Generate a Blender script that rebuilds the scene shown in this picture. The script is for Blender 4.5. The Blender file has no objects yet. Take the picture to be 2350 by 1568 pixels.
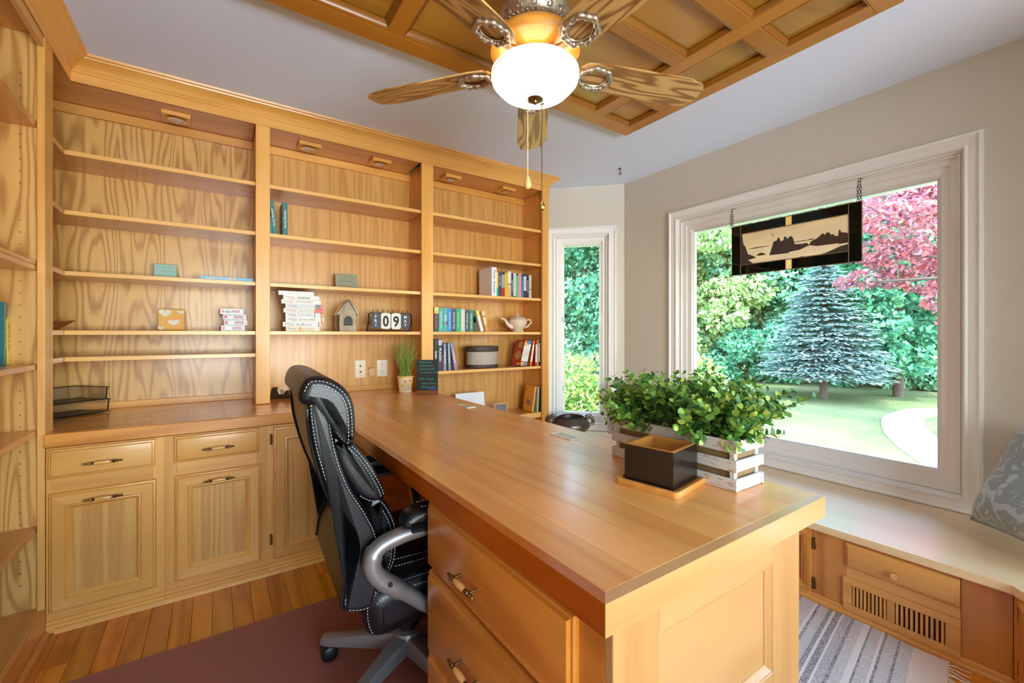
import bpy, math, random
import numpy as np
from mathutils import Matrix, Vector
random.seed(7); np.random.seed(7)
R = math.radians
SC = bpy.context.scene
COL = SC.collection

# ---------------------------------------------------------------- camera
cam_d = bpy.data.cameras.new('camera'); cam = bpy.data.objects.new('camera', cam_d); COL.objects.link(cam)
cam.location = (0, 0, 1.17); cam.rotation_euler = (R(90), 0, R(-34.185))
cam_d.sensor_width = 36; cam_d.lens = 1001.16/2350*36; cam_d.shift_y = -17/2350; cam_d.clip_start = .02; cam_d.clip_end = 400
SC.camera = cam
# ---------------------------------------------------------------- sky, sun, exposure
W = bpy.data.worlds.new('world'); SC.world = W; W.use_nodes = True
wn = W.node_tree.nodes; wl = W.node_tree.links
bg = wn['Background']
sky = wn.new('ShaderNodeTexSky'); sky.sky_type = 'NISHITA'; sky.sun_disc = False
sky.sun_elevation = R(60); sky.sun_rotation = R(215); sky.altitude = 100; sky.air_density = 1.3; sky.dust_density = 1.2; sky.ozone_density = 1
wl.new(sky.outputs[0], bg.inputs[0]); bg.inputs[1].default_value = 2.0
sun_d = bpy.data.lights.new('sun', 'SUN'); sun_d.energy = 5.0; sun_d.angle = R(1.2); sun_d.color = (1, .97, .93)
sun = bpy.data.objects.new('sun', sun_d); COL.objects.link(sun); sun.location = (0, 0, 30)
sun.rotation_euler = Vector((.35, .50, -1.05)).to_track_quat('-Z', 'Y').to_euler()
rear_d = bpy.data.lights.new('rear_fill', 'AREA'); rear_d.shape = 'RECTANGLE'; rear_d.size = 4.5; rear_d.size_y = 2.0; rear_d.energy = 1000; rear_d.color = (.88, .94, 1)
rear = bpy.data.objects.new('rear_fill', rear_d); COL.objects.link(rear); rear.location = (.5, -5.2, .0); rear.rotation_euler = (R(128), 0, 0)   # added fill lamp outside the rear window, brightens room and ceiling
SC.view_settings.view_transform = 'Standard'; SC.view_settings.look = 'None'
SC.view_settings.exposure = 0.36; SC.view_settings.gamma = 1; SC.view_settings.use_curve_mapping = False
SC.cycles.max_bounces = 12; SC.cycles.diffuse_bounces = 6; SC.cycles.glossy_bounces = 4; SC.cycles.transparent_max_bounces = 24
SC.cycles.sample_clamp_indirect = 6; SC.cycles.caustics_reflective = False; SC.cycles.caustics_refractive = False

# ---------------------------------------------------------------- materials
def lin(c):
    out = []
    for x in c:
        x = x/255 if max(c) > 1.01 else x
        out.append(x/12.92 if x <= .04045 else ((x+.055)/1.055)**2.4)
    return tuple(out)+(1,)
def nd(nt, t, **k):
    n = nt.nodes.new(t)
    for a, b in k.items(): setattr(n, a, b)
    return n
def mth(nt, op, a, b=None, c=None):
    n = nd(nt, 'ShaderNodeMath', operation=op)
    for i, v in enumerate((a, b, c)):
        if v is None: continue
        if isinstance(v, (int, float)): n.inputs[i].default_value = v
        else: nt.links.new(v, n.inputs[i])
    return n.outputs[0]
def mixc(nt, f, a, b):
    n = nd(nt, 'ShaderNodeMix', data_type='RGBA')
    for i, v in ((0, f), (6, a), (7, b)):
        if isinstance(v, (int, float)): n.inputs[i].default_value = v
        elif isinstance(v, tuple): n.inputs[i].default_value = v
        else: nt.links.new(v, n.inputs[i])
    return n.outputs[2]
MATS = {}
def base(name):
    m = bpy.data.materials.new(name); m.use_nodes = True
    nt = m.node_tree; b = nt.nodes['Principled BSDF']; MATS[name] = m
    return m, nt, b
def pm(name, col, rough=.5, metal=0, coat=0, spec=None, noise=0, nscale=30, bump=0, emit=None, es=0, var=0, sub=0):
    """plain procedural material: colour with a noise mottle and bump"""
    if name in MATS: return MATS[name]
    m, nt, b = base(name)
    b.inputs['Roughness'].default_value = rough; b.inputs['Metallic'].default_value = metal
    b.inputs['Coat Weight'].default_value = coat; b.inputs['Coat Roughness'].default_value = .12
    if spec is not None: b.inputs['Specular IOR Level'].default_value = spec
    c = lin(col)
    tc = nd(nt, 'ShaderNodeTexCoord')
    nz = nd(nt, 'ShaderNodeTexNoise'); nz.inputs['Scale'].default_value = nscale; nz.inputs['Detail'].default_value = 4
    nt.links.new(tc.outputs['Object'], nz.inputs['Vector'])
    dk = tuple(x*(1-noise) for x in c[:3])+(1,)
    lt = tuple(min(1, x*(1+noise*.6)) for x in c[:3])+(1,)
    o = mixc(nt, nz.outputs[0], dk, lt)
    if var:
        oi = nd(nt, 'ShaderNodeObjectInfo'); h = nd(nt, 'ShaderNodeHueSaturation')
        nt.links.new(o, h.inputs['Color']); nt.links.new(mth(nt, 'MULTIPLY_ADD', oi.outputs['Random'], var*2, 1-var), h.inputs['Value']); o = h.outputs[0]
    nt.links.new(o, b.inputs['Base Color'])
    if bump:
        bp_ = nd(nt, 'ShaderNodeBump'); bp_.inputs['Strength'].default_value = bump; bp_.inputs['Distance'].default_value = .004
        nt.links.new(nz.outputs[0], bp_.inputs['Height']); nt.links.new(bp_.outputs[0], b.inputs['Normal'])
    if emit:
        b.inputs['Emission Color'].default_value = lin(emit); b.inputs['Emission Strength'].default_value = es
    return m
def wood(name, light, dark, axis='Z', fig=.5, fine=.4, rough=.38, coat=.25, var=.10, k=9., across=4., along=.55, bump=.12, hue=0., jag=1.6, pw=1.7):
    if name in MATS: return MATS[name]
    m, nt, b = base(name); L = nt.links
    tc = nd(nt, 'ShaderNodeTexCoord'); oi = nd(nt, 'ShaderNodeObjectInfo')
    add = nd(nt, 'ShaderNodeVectorMath', operation='ADD')
    L.new(tc.outputs['Object'], add.inputs[0]); cmb = nd(nt, 'ShaderNodeCombineXYZ')
    for i in range(3): L.new(mth(nt, 'MULTIPLY', oi.outputs['Random'], (23., 31., 17.)[i]), cmb.inputs[i])
    L.new(cmb.outputs[0], add.inputs[1])
    ai = 'XYZ'.index(axis)
    def mapped(ac, al):
        mp = nd(nt, 'ShaderNodeMapping'); s = [ac]*3; s[ai] = al; mp.inputs['Scale'].default_value = s
        L.new(add.outputs[0], mp.inputs['Vector']); return mp.outputs[0]
    n1 = nd(nt, 'ShaderNodeTexNoise'); n1.inputs['Scale'].default_value = 1; n1.inputs['Detail'].default_value = 1.5; n1.inputs['Roughness'].default_value = .45
    L.new(mapped(across, along), n1.inputs['Vector'])
    n2 = nd(nt, 'ShaderNodeTexNoise'); n2.inputs['Scale'].default_value = 1; n2.inputs['Detail'].default_value = 3
    L.new(mapped(150, 4), n2.inputs['Vector'])
    n4 = nd(nt, 'ShaderNodeTexNoise'); n4.inputs['Scale'].default_value = 1; n4.inputs['Detail'].default_value = 2
    L.new(mapped(46, 7), n4.inputs['Vector'])
    s = mth(nt, 'SINE', mth(nt, 'ADD', mth(nt, 'MULTIPLY', n1.outputs[0], k*6.283), mth(nt, 'MULTIPLY', n4.outputs[0], jag)))
    s = mth(nt, 'POWER', mth(nt, 'MULTIPLY_ADD', s, .5, .5), pw)
    n3 = nd(nt, 'ShaderNodeTexNoise'); n3.inputs['Scale'].default_value = 1; n3.inputs['Detail'].default_value = 2
    L.new(mapped(2.2, .8), n3.inputs['Vector'])
    f = mth(nt, 'MULTIPLY', s, fig)
    f = mth(nt, 'ADD', f, mth(nt, 'MULTIPLY', n2.outputs[0], fine))
    f = mth(nt, 'ADD', f, mth(nt, 'MULTIPLY_ADD', n3.outputs[0], .7, -.30)); f = nd_clamp(nt, f)
    o = mixc(nt, f, lin(light), lin(dark))
    h = nd(nt, 'ShaderNodeHueSaturation'); L.new(o, h.inputs['Color']); h.inputs['Saturation'].default_value = 1.05
    L.new(mth(nt, 'MULTIPLY_ADD', oi.outputs['Random'], var*2, 1-var), h.inputs['Value'])
    if hue:
        r2 = mth(nt, 'FRACT', mth(nt, 'MULTIPLY', oi.outputs['Random'], 7.13))
        L.new(mth(nt, 'MULTIPLY_ADD', r2, hue, .5-hue/2), h.inputs['Hue'])
    L.new(h.outputs[0], b.inputs['Base Color'])
    b.inputs['Roughness'].default_value = rough; b.inputs['Coat Weight'].default_value = coat; b.inputs['Coat Roughness'].default_value = .16
    if bump:
        bp_ = nd(nt, 'ShaderNodeBump'); bp_.inputs['Strength'].default_value = bump; bp_.inputs['Distance'].default_value = .002
        L.new(n2.outputs[0], bp_.inputs['Height']); L.new(bp_.outputs[0], b.inputs['Normal'])
    return m
def nd_clamp(nt, f):
    c = nd(nt, 'ShaderNodeClamp'); nt.links.new(f, c.inputs[0]); return c.outputs[0]
HL, HD = (230, 176, 104), (198, 136, 66)
WX = wood('oak_x', HL, HD, 'X', fig=.30, across=5, k=5); WY = wood('oak_y', HL, HD, 'Y', fig=.30, across=5, k=5); WZ = wood('oak_z', HL, HD, 'Z', fig=.30, across=5, k=5)
PLYZ = wood('oak_ply', (222, 178, 112), (160, 108, 54), 'Z', fig=.60, fine=.25, across=8.5, along=1.0, k=12, jag=2.4, pw=2.2, var=.04, rough=.34, coat=.3)
PLYM = wood('maple_ply', (222, 174, 108), (180, 126, 66), 'Z', fig=.40, fine=.45, across=9, along=.30, k=9, jag=2.2, var=.04)
SHU = wood('shelf_wood_x', (220, 160, 92), (178, 116, 56), 'X', fig=.3, k=5, rough=.28, coat=.45)
SHUY = wood('shelf_wood_y', (220, 160, 92), (178, 116, 56), 'Y', fig=.3, k=5, rough=.28, coat=.45)
DESKY = wood('desk_board_y', (238, 176, 108), (206, 136, 74), 'Y', fig=.45, across=6, along=.5, k=5, rough=.30, coat=.35, var=.07, hue=.012)
DESKX = wood('desk_board_x', (228, 158, 82), (186, 112, 50), 'X', fig=.45, across=6, along=.5, k=5, rough=.24, coat=.55, var=.09, hue=.012)
REDY = wood('desk_edge_red_shaded', (188, 96, 40), (140, 60, 22), 'Y', fig=.4, across=8, k=4, rough=.26, coat=.5)  # reddish edging, the left side's shade put into its darker colour
EDGEX = wood('desk_edge_pale', (208, 162, 112), (180, 130, 82), 'X', fig=.5, across=7, along=.5, k=5, rough=.3, coat=.4)
FLOORW = wood('floor_plank', (236, 160, 70), (168, 90, 28), 'Y', fig=.40, across=8, along=.6, k=5, rough=.28, coat=.4, var=.22, hue=.018)
SEATW = wood('seat_top_y', (238, 210, 166), (216, 178, 126), 'Y', fig=.2, fine=.5, k=4, rough=.36, coat=.9, var=.03)
CHERRYY = wood('warm_oak_y', (222, 150, 80), (176, 102, 44), 'Y', fig=.4, across=5, k=5, rough=.3, coat=.4)
CEILW = wood('ceiling_panel_wood', (182, 134, 62), (150, 98, 38), 'X', fig=.35, across=4, along=1.2, k=5, rough=.3, coat=.4)
CEILX = wood('ceiling_rail_x', (184, 126, 54), (152, 94, 34), 'X', fig=.25, k=4); CEILY = wood('ceiling_rail_y', (184, 126, 54), (152, 94, 34), 'Y', fig=.25, k=4)
CEILM = wood('ceiling_moulding', (150, 98, 44), (112, 66, 26), 'X', fig=.2, k=4, rough=.3)
BLADE = wood('fan_blade_oak', (216, 174, 114), (132, 90, 48), 'X', fig=.80, fine=.30, across=14, along=2.0, k=8, jag=1.8, pw=2., rough=.4, coat=.15, var=.03)
HOUSW = wood('fan_housing_wood', (226, 162, 84), (192, 122, 54), 'X', fig=.35, across=8, along=3, k=4, rough=.25, coat=.5)
BRASS = pm('antique_brass', (140, 112, 74), .32, 1, noise=.35, nscale=60)
BRASSL = pm('bright_brass', (212, 176, 104), .2, 1, noise=.1)
PEWTER = pm('antique_pewter', (196, 180, 158), .32, .85, noise=.45, nscale=60, bump=.15)
WHITE = pm('white_trim_paint', (232, 230, 226), .35, coat=.1, noise=.03, nscale=8)
WALL = pm('wall_paint_greige', (206, 198, 184), .75, noise=.03, nscale=60, bump=.05)
CEIL = pm('ceiling_paint', (222, 234, 255), .8, noise=.02, nscale=40, bump=.04)
BLACK = pm('black_leather', (12, 13, 18), .36, spec=.5, noise=.15, nscale=140, bump=.10)
BLACKP = pm('black_plastic', (20, 20, 22), .4, noise=.1)
SILVER = pm('silver_plastic', (150, 146, 146), .34, metal=.55, noise=.06, nscale=20)
THREAD = pm('white_thread', (226, 222, 214), .8, noise=.05)
PAPER = pm('book_pages', (226, 214, 194), .9, noise=.12, nscale=220)
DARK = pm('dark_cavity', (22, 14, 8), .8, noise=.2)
IVORY = pm('ivory_plastic', (236, 226, 200), .4, noise=.03)
INK = pm('dark_ink', (36, 34, 38), .7, noise=.05)
WINK = pm('white_ink', (238, 236, 230), .7, noise=.03)

# ---------------------------------------------------------------- geometry helpers
class MB:
    def __init__(self): self.v = []; self.f = []; self.mi = []; self.xf = None
    def pts(self, P):
        o = len(self.v)
        if self.xf is not None: P = [tuple(self.xf @ Vector(p)) for p in P]
        self.v.extend([tuple(p) for p in P]); return o
    def face(self, idx, mi=0): self.f.append(tuple(idx)); self.mi.append(mi)
    def box(self, a, b, c=0., mi=0):
        x0, y0, z0 = (min(a[i], b[i]) for i in range(3)); x1, y1, z1 = (max(a[i], b[i]) for i in range(3))
        c = min(c, .45*min(x1-x0, y1-y0, z1-z0))
        if c <= 0:
            o = self.pts([(x, y, z) for x in (x0, x1) for y in (y0, y1) for z in (z0, z1)])
            for q in ((0,1,3,2),(4,6,7,5),(0,4,5,1),(2,3,7,6),(0,2,6,4),(1,5,7,3)): self.face([o+i for i in q], mi)
            return self
        P = []; idx = {}
        for sx in (0, 1):
            for sy in (0, 1):
                for sz in (0, 1):
                    X = (x0, x1)[sx]; Y = (y0, y1)[sy]; Z = (z0, z1)[sz]
                    xi = X+(c, -c)[sx]; yi = Y+(c, -c)[sy]; zi = Z+(c, -c)[sz]
                    idx[sx, sy, sz] = len(P); P += [(X, yi, zi), (xi, Y, zi), (xi, yi, Z)]
        o = self.pts(P); g = lambda s, k: o+idx[s]+k
        for s in (0, 1):
            self.face([g((s,0,0),0), g((s,0,1),0), g((s,1,1),0), g((s,1,0),0)], mi)
            self.face([g((0,s,0),1), g((0,s,1),1), g((1,s,1),1), g((1,s,0),1)], mi)
            self.face([g((0,0,s),2), g((0,1,s),2), g((1,1,s),2), g((1,0,s),2)], mi)
        for a_ in (0, 1):
            for b_ in (0, 1):
                self.face([g((a_,b_,0),0), g((a_,b_,1),0), g((a_,b_,1),1), g((a_,b_,0),1)], mi)
                self.face([g((a_,0,b_),0), g((a_,1,b_),0), g((a_,1,b_),2), g((a_,0,b_),2)], mi)
                self.face([g((0,a_,b_),1), g((1,a_,b_),1), g((1,a_,b_),2), g((0,a_,b_),2)], mi)
        for s in idx: self.face([g(s,0), g(s,1), g(s,2)], mi)
        return self
    def loft(self, rings, cap=True, closed=True, mi=0, loop=False):
        n = len(rings[0]); o = [self.pts(r) for r in rings]; m = len(rings)
        for i in range(m if loop else m-1):
            a, b = o[i], o[(i+1) % m]
            for j in range(n if closed else n-1):
                k = (j+1) % n; self.face([a+j, a+k, b+k, b+j], mi)
        if cap and not loop:
            self.face([o[0]+j for j in range(n)], mi); self.face([o[-1]+j for j in range(n)][::-1], mi)
        return self
    def lathe(self, prof, c=(0, 0, 0), seg=32, mi=0, cap=True):
        rings = []
        for r, z in prof:
            r = max(r, 1e-5)
            rings.append([(c[0]+r*math.cos(2*math.pi*j/seg), c[1]+r*math.sin(2*math.pi*j/seg), c[2]+z) for j in range(seg)])
        return self.loft(rings, cap, mi=mi)
    def tube(self, P, r, seg=8, closed=False, mi=0, flat=None):
        P = [Vector(p) for p in P]; n = len(P); rings = []
        prev = None
        for i in range(n):
            if closed: t = P[(i+1) % n]-P[i-1]
            else: t = P[min(i+1, n-1)]-P[max(i-1, 0)]
            t.normalize()
            if prev is None:
                a = Vector((0, 0, 1)) if abs(t.z) < .9 else Vector((1, 0, 0))
                u = t.cross(a).normalized()
            else: u = (prev - t*prev.dot(t)).normalized()
            prev = u; w = t.cross(u)
            rr = r[i] if isinstance(r, (list, tuple)) else r
            if flat: # flat=(axis vector, ratio): u forced along axis
                u = Vector(flat[0]); u = (u-t*u.dot(t)).normalized(); w = t.cross(u)
                rings.append([P[i]+u*(rr*flat[1]*math.copysign(abs(math.cos(q))**.7, math.cos(q)))+w*(rr*math.copysign(abs(math.sin(q))**.7, math.sin(q))) for q in [2*math.pi*j/seg for j in range(seg)]])
            else: rings.append([P[i]+u*(rr*math.cos(2*math.pi*j/seg))+w*(rr*math.sin(2*math.pi*j/seg)) for j in range(seg)])
        return self.loft([[tuple(p) for p in q] for q in rings], cap=not closed, mi=mi, loop=closed)
    def prism(self, poly, axis, lo, hi, mi=0):
        """polygon in the two other axes (in xyz order), extruded along axis"""
        def mk(p, h): q = list(p); q.insert('XYZ'.index(axis), h); return tuple(q)
        return self.loft([[mk(p, lo) for p in poly], [mk(p, hi) for p in poly]], mi=mi)
    def ring(self, F, rect, prof, mis=(0, 0), cap=None):
        """mitred frame: rect=(s0,s1,t0,t1); prof=[(inset,height)]; F(s,t,h)->xyz; mis=(material of horizontal, vertical members)"""
        s0, s1, t0, t1 = rect; O = []
        for i, h in prof: O.append(self.pts([F(s0+i, t0+i, h), F(s1-i, t0+i, h), F(s1-i, t1-i, h), F(s0+i, t1-i, h)]))
        for a, b in zip(O[:-1], O[1:]):
            for j in range(4): self.face([a+j, a+(j+1) % 4, b+(j+1) % 4, b+j], mis[j % 2])
        if cap is not None: self.face([O[-1]+j for j in range(4)], cap)
        return self
    def mesh(self, name, smooth=None, recalc=True):
        me = bpy.data.meshes.new(name); me.from_pydata(self.v, [], self.f); 
        me.polygons.foreach_set('material_index', self.mi)
        if recalc:
            import bmesh
            bm = bmesh.new(); bm.from_mesh(me); bmesh.ops.recalc_face_normals(bm, faces=bm.faces); bm.to_mesh(me); bm.free()
        if smooth:
            me.shade_smooth(); me.set_sharp_from_angle(angle=R(smooth))
        me.update(); return me
    def build(self, name, mats, parent=None, smooth=None, recalc=True):
        return ob(name, self.mesh(name, smooth, recalc), mats, parent)
WM = {}   # world matrix of every root (parts of a thing are modelled either in world space or in the thing's own space)
def ob(name, me, mats=None, parent=None, M=None):
    o = bpy.data.objects.new(name, me); COL.objects.link(o)
    if mats is not None and len(me.materials) == 0:
        for m in (mats if isinstance(mats, (list, tuple)) else [mats]): me.materials.append(m)
    if parent is not None:
        o.parent = parent
        if parent.name in WM: o.matrix_parent_inverse = WM[parent.name]
    if M is not None: o.matrix_basis = M
    return o
def tag(o, label, cat, group=None, kind=None):
    o['label'] = label; o['category'] = cat
    if group: o['group'] = group
    if kind: o['kind'] = kind
    return o
def thing(name, label, cat, loc=(0, 0, 0), group=None, local=False, rot=None, kind=None):
    """Empty at the thing's base. local=False: its parts are modelled in world coordinates; local=True: in its own."""
    o = bpy.data.objects.new(name, None); COL.objects.link(o); o.empty_display_size = .05
    M = Matrix.Translation(loc)
    if rot is not None: M = M @ (rot if isinstance(rot, Matrix) else Matrix.Rotation(rot, 4, 'Z'))
    o.matrix_basis = M
    if not local: WM[o.name] = M.inverted()
    return tag(o, label, cat, group, kind)
def struct(o, label=None):
    o['kind'] = 'structure'
    if label: o['label'] = label
    return o
def box(name, a, b, mat, parent=None, c=.0015): return MB().box(a, b, c).build(name, mat, parent)
def catmull(P, n, closed=True):
    out = []; m = len(P); P = [np.array(p, float) for p in P]
    segs = m if closed else m-1
    for i in range(segs):
        p0, p1, p2, p3 = (P[(i-1) % m], P[i], P[(i+1) % m], P[(i+2) % m]) if closed else (P[max(i-1, 0)], P[i], P[i+1], P[min(i+2, m-1)])
        for j in range(n):
            t = j/n; out.append(.5*((2*p1)+(-p0+p2)*t+(2*p0-5*p1+4*p2-p3)*t*t+(-p0+3*p1-3*p2+p3)*t**3))
    if not closed: out.append(P[-1])
    return out
TXT = {}
def text_mesh(s, bold=0):
    k = (s, bold)
    if k not in TXT:
        c = bpy.data.curves.new('lettering', 'FONT'); c.body = s; c.size = 1; c.align_x = 'CENTER'; c.align_y = 'CENTER'; c.resolution_u = 3; c.offset = bold
        o = bpy.data.objects.new('lettering', c); me = bpy.data.meshes.new_from_object(o)
        bpy.data.objects.remove(o); bpy.data.curves.remove(c)
        co = np.zeros(len(me.vertices)*3); me.vertices.foreach_get('co', co); co = co.reshape(-1, 3)
        if len(co):
            lo, hi = co.min(0), co.max(0); co -= (lo+hi)/2; d = hi-lo
        else: d = np.ones(3)
        TXT[k] = (co, [tuple(p.vertices) for p in me.polygons], d); bpy.data.meshes.remove(me)
    return TXT[k]
def letter(s, mat, parent, o, right, up, w=None, h=None, bold=0, name='lettering'):
    """flat print: text centred at o, reading along right, up = up; fitted to width w and/or height h (metres)"""
    co, fa, d = text_mesh(s, bold)
    sx = w/d[0] if w else None; sy = h/d[1] if h else None
    if sx is None: sx = sy
    if sy is None: sy = sx
    r_ = np.array(right, float); u_ = np.array(up, float); o = np.array(o, float)
    V = o+co[:, :1]*sx*r_+co[:, 1:2]*sy*u_
    me = bpy.data.meshes.new(name); me.from_pydata([tuple(v) for v in V], [], fa); me.update()
    return ob(name, me, mat, parent)
# ---------------------------------------------------------------- room shell
ZC = 2.44
struct(box('floor', (-1.1, -2.45, -.10), (3.1, 3.3, -.012), FLOORW, c=0), 'honey hardwood strip floor')
FL = bpy.data.objects['floor']
pl_cache = {}
y_lo, y_hi = -2.2, 2.46; n_pl = 0
for r_ in range(40):
    x0 = -.575+r_*.0705; y = y_lo-random.random()*.8
    while y < y_hi:
        ln = random.choice((.75, .9, 1.05, 1.2, 1.4)); a, b = max(y, y_lo), min(y+ln, y_hi)
        if b-a > .03:
            MB().box((x0+.0005, a+.0006, -.012), (x0+.070, b-.0006, 0), .0012).build('plank', FLOORW, FL)
        y += ln
CE = struct(box('ceiling', (-1.1, -2.45, ZC), (3.1, 3.3, ZC+.12), CEIL, c=0), 'smooth white ceiling')
def wallseg(name, p0, p1, t, opens=(), mat=WALL, z0=-.1, z1=ZC+.06, label=None):
    p0 = np.array(p0, float); p1 = np.array(p1, float); d = p1-p0; L = np.linalg.norm(d); d /= L; n = np.array((d[1], -d[0]))  # outward = right of travel
    mb = MB(); mb.xf = Matrix(((d[0], n[0], 0, p0[0]), (d[1], n[1], 0, p0[1]), (0, 0, 1, 0), (0, 0, 0, 1)))
    s = 0
    for a, b, c0, c1 in sorted(opens):
        mb.box((s, 0, z0), (a, t, z1)); mb.box((a, 0, z0), (b, t, c0)); mb.box((a, 0, c1), (b, t, z1)); s = b
    mb.box((s, 0, z0), (L, t, z1))
    return struct(mb.build(name, mat), label)
T = .16; XW = 2.86
# travel so that outward is to the right of travel: clockwise seen from above ... walls listed with explicit ends
wallseg('wall_left', (-.87, -2.2), (-.87, 3.11), -T, label='left wall behind the bookcase')
wallseg('wall_back', (-.87, 3.11), (2.27, 3.11), -T, label='back wall behind the built-in bookcases')
U45 = np.array((-.70711, .70711)); N45 = np.array((.70711, .70711)); C45 = np.array((XW, 2.52))
def g45(s): return tuple(C45+U45*s)
w2 = (.065, .655, .345, 2.09); w1 = (.43, 2.07, .345, 2.09)
def ins(w, i): return (w[0]+i, w[1]-i, w[2]+i, w[3]-i)
wallseg('wall_bay_left', g45(0), g45(.84), T, [ins(w2, .06)], label='pale angled bay wall with a narrow window')
wallseg('wall_right', (XW, 0), (XW, 2.52), T, [ins(w1, .06)], label='greige wall around the picture window')
U45b = np.array((-.70711, -.70711)); C45b = np.array((XW, 0.))
w3 = (.2, 1.0, .345, 2.09)
wallseg('wall_bay_right', (XW, 0), (XW-.95, -.95), -T, [ins(w3, .06)], label='angled bay wall beside the picture window')
wallseg('wall_side', (XW-.95, -2.2), (XW-.95, -.95), T, label='side wall behind the viewer')
w4 = (.20, 2.60, .42, 2.32)  # unseen rear window, added to let more daylight into the room
wallseg('wall_front', (-.87, -2.2), (1.91, -2.2), T, [ins(w4, .05)], label='wall behind the viewer with an opening added for light')

def pane_mat():
    m, nt, b = base('window_glass'); nt.nodes.remove(b); L = nt.links
    out = [n for n in nt.nodes if n.type == 'OUTPUT_MATERIAL'][0]
    tr = nd(nt, 'ShaderNodeBsdfTransparent'); tr.inputs[0].default_value = (.97, .99, .985, 1)
    gl = nd(nt, 'ShaderNodeBsdfGlossy'); gl.inputs['Roughness'].default_value = .0
    fr = nd(nt, 'ShaderNodeFresnel'); fr.inputs[0].default_value = 1.45
    mx = nd(nt, 'ShaderNodeMixShader'); L.new(mth(nt, 'MULTIPLY', fr.outputs[0], 1.3), mx.inputs[0]); L.new(tr.outputs[0], mx.inputs[1]); L.new(gl.outputs[0], mx.inputs[2]); L.new(mx.outputs[0], out.inputs[0])
    return m
GLASS = pane_mat()
def window(n, O, u, nrm, w, tot, label, hardware=False):
    O = np.array(O, float); u = np.array(u, float); nrm = np.array(nrm, float)
    def F(s, t, h): q = O+u*s-nrm*h; return (q[0], q[1], t)
    root = thing('window_%d' % n, label, 'window', F((w[0]+w[1])/2, w[2], 0), kind='structure')
    cw = .065
    mb = MB(); mb.ring(F, w, [(0, -.001), (0, .016), (.003, .024), (.012, .026), (.018, .018), (.024, .016), (.05, .012), (.056, .017), (.062, .016), (cw, .010), (cw, -.03)]); mb.build('casing', WHITE, root, smooth=30)
    a = ins(w, cw-.001)
    mb = MB(); mb.ring(F, a, [(0, -.012), (.010, -.012), (.012, -.020), (.016, -.012), (.022, -.012), (.022, -.03), (.052, -.034), (.054, -.05), (.054, -.13), (0, -.13)]); mb.build('jamb', WHITE, root, smooth=30)
    k = tot-cw
    mb = MB(); mb.ring(F, ins(a, .052), [(0, -.044), (k-.070, -.046), (k-.064, -.054), (k-.060, -.054), (k-.052, -.064), (k-.052, -.085), (0, -.085)]); sash = mb.build('sash', WHITE, root, smooth=30)
    g = ins(w, tot-.008)
    mb = MB(); o = mb.pts([F(g[0], g[2], -.070), F(g[1], g[2], -.070), F(g[1], g[3], -.070), F(g[0], g[3], -.070)]); mb.face([o, o+1, o+2, o+3]); mb.build('pane', GLASS, root)
    return root, F
wd1, F1 = window(1, (XW, 0), (0, 1), (1, 0), w1, .168, 'large white-cased picture window overlooking the lawn')
wd2, F2 = window(2, C45, U45, N45, w2, .145, 'narrow white-cased casement window in the angled wall')
wd3, F3 = window(3, C45b, U45b, (.70711, -.70711), w3, .16, 'white-cased casement window in the other angled wall')
wd4, F4 = window(4, (-.87, -2.2), (1, 0), (0, -1), w4, .15, 'wide unseen window added behind the viewer for light')
# casement hardware on the narrow window
def hw(s, t, ws, hs, name):
    mb = MB(); P = [F2(s-ws, t-hs, -.045), F2(s+ws, t-hs, -.045), F2(s+ws, t+hs, -.045), F2(s-ws, t+hs, -.045)]; Q = [F2(s-ws*.6, t-hs, -.030), F2(s+ws*.6, t-hs, -.030), F2(s+ws*.4, t+hs*.6, -.022), F2(s-ws*.4, t+hs*.6, -.022)]
    mb.loft([P, Q]); return mb.build(name, WHITE, wd2)
hw(.30, .455, .03, .010, 'crank_base')
mb = MB(); mb.tube([F2(.28, .46, -.02), F2(.28, .49, -.012), F2(.282, .515, -.010)], [.006, .006, .008], 8); mb.build('crank_handle', WHITE, wd2, smooth=40)
for t in (.70, 1.30):
    for s in (.208, .512): hw(s, t, .005, .025, 'sash_lock')
# soffit of the eave outside the bay
mb = MB(); 
ez = 2.03
def off(poly, d): return poly
P_in = [(XW+T, -.3), (XW+T, 2.52+.066), (2.27+.066, 3.11+T)]
P_out = [(XW+T+.40, -.3), (XW+T+.40, 2.52+.066+.166), (2.27+.35, 3.11+T+.284)]
for i in range(2):
    a, b, c_, d_ = P_in[i], P_in[i+1], P_out[i+1], P_out[i]
    mb.prism([a, b, c_, d_], 'Z', ez, ez+.14)
struct(mb.build('roof_eave', WHITE), 'white soffit of the eave outside the bay')

# ---------------------------------------------------------------- panelled ceiling feature
px0, px1, py0, py1 = -.32, 2.115, .52, 1.85
cp = thing('coffered_ceiling_panel', 'honey wood panelled ceiling medallion with recessed squares above the fan', 'ceiling panel', ((px0+px1)/2, (py0+py1)/2, ZC))
zb = 2.405
def FZ(s, t, h): return (s, t, zb+.018-h)
def crail(a, b, mat): box('rail', (a[0], a[1], zb), (b[0], b[1], ZC-.001), mat, cp, .002)
xs = [px0, px0+.08, -.03, .045, .575, .645, 1.150, 1.215, 1.742, 1.817, 2.035, px1]
xcols = [(px0+.08, -.03), (.045, .575), (.645, 1.150), (1.215, 1.742), (1.817, 2.035)]
yrows_big = [(.60, .888), (.959, 1.178), (1.246, 1.737)]
ysm = [(.60, .892), (.964, 1.47), (1.543, 1.757)]
ysm = [(.683-.083, .892), (.969, 1.47), (1.543, 1.757)]
crail((px0, py0), (px1, .60), CEILX); crail((px0, 1.757), (px1, py1), CEILX)
xb = [px0]
for (a, b), (c_, d_) in zip([(px0, px0)]+xcols, xcols+[(px1, px1)]): crail((b, .60), (c_, 1.757), CEILY)
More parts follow.
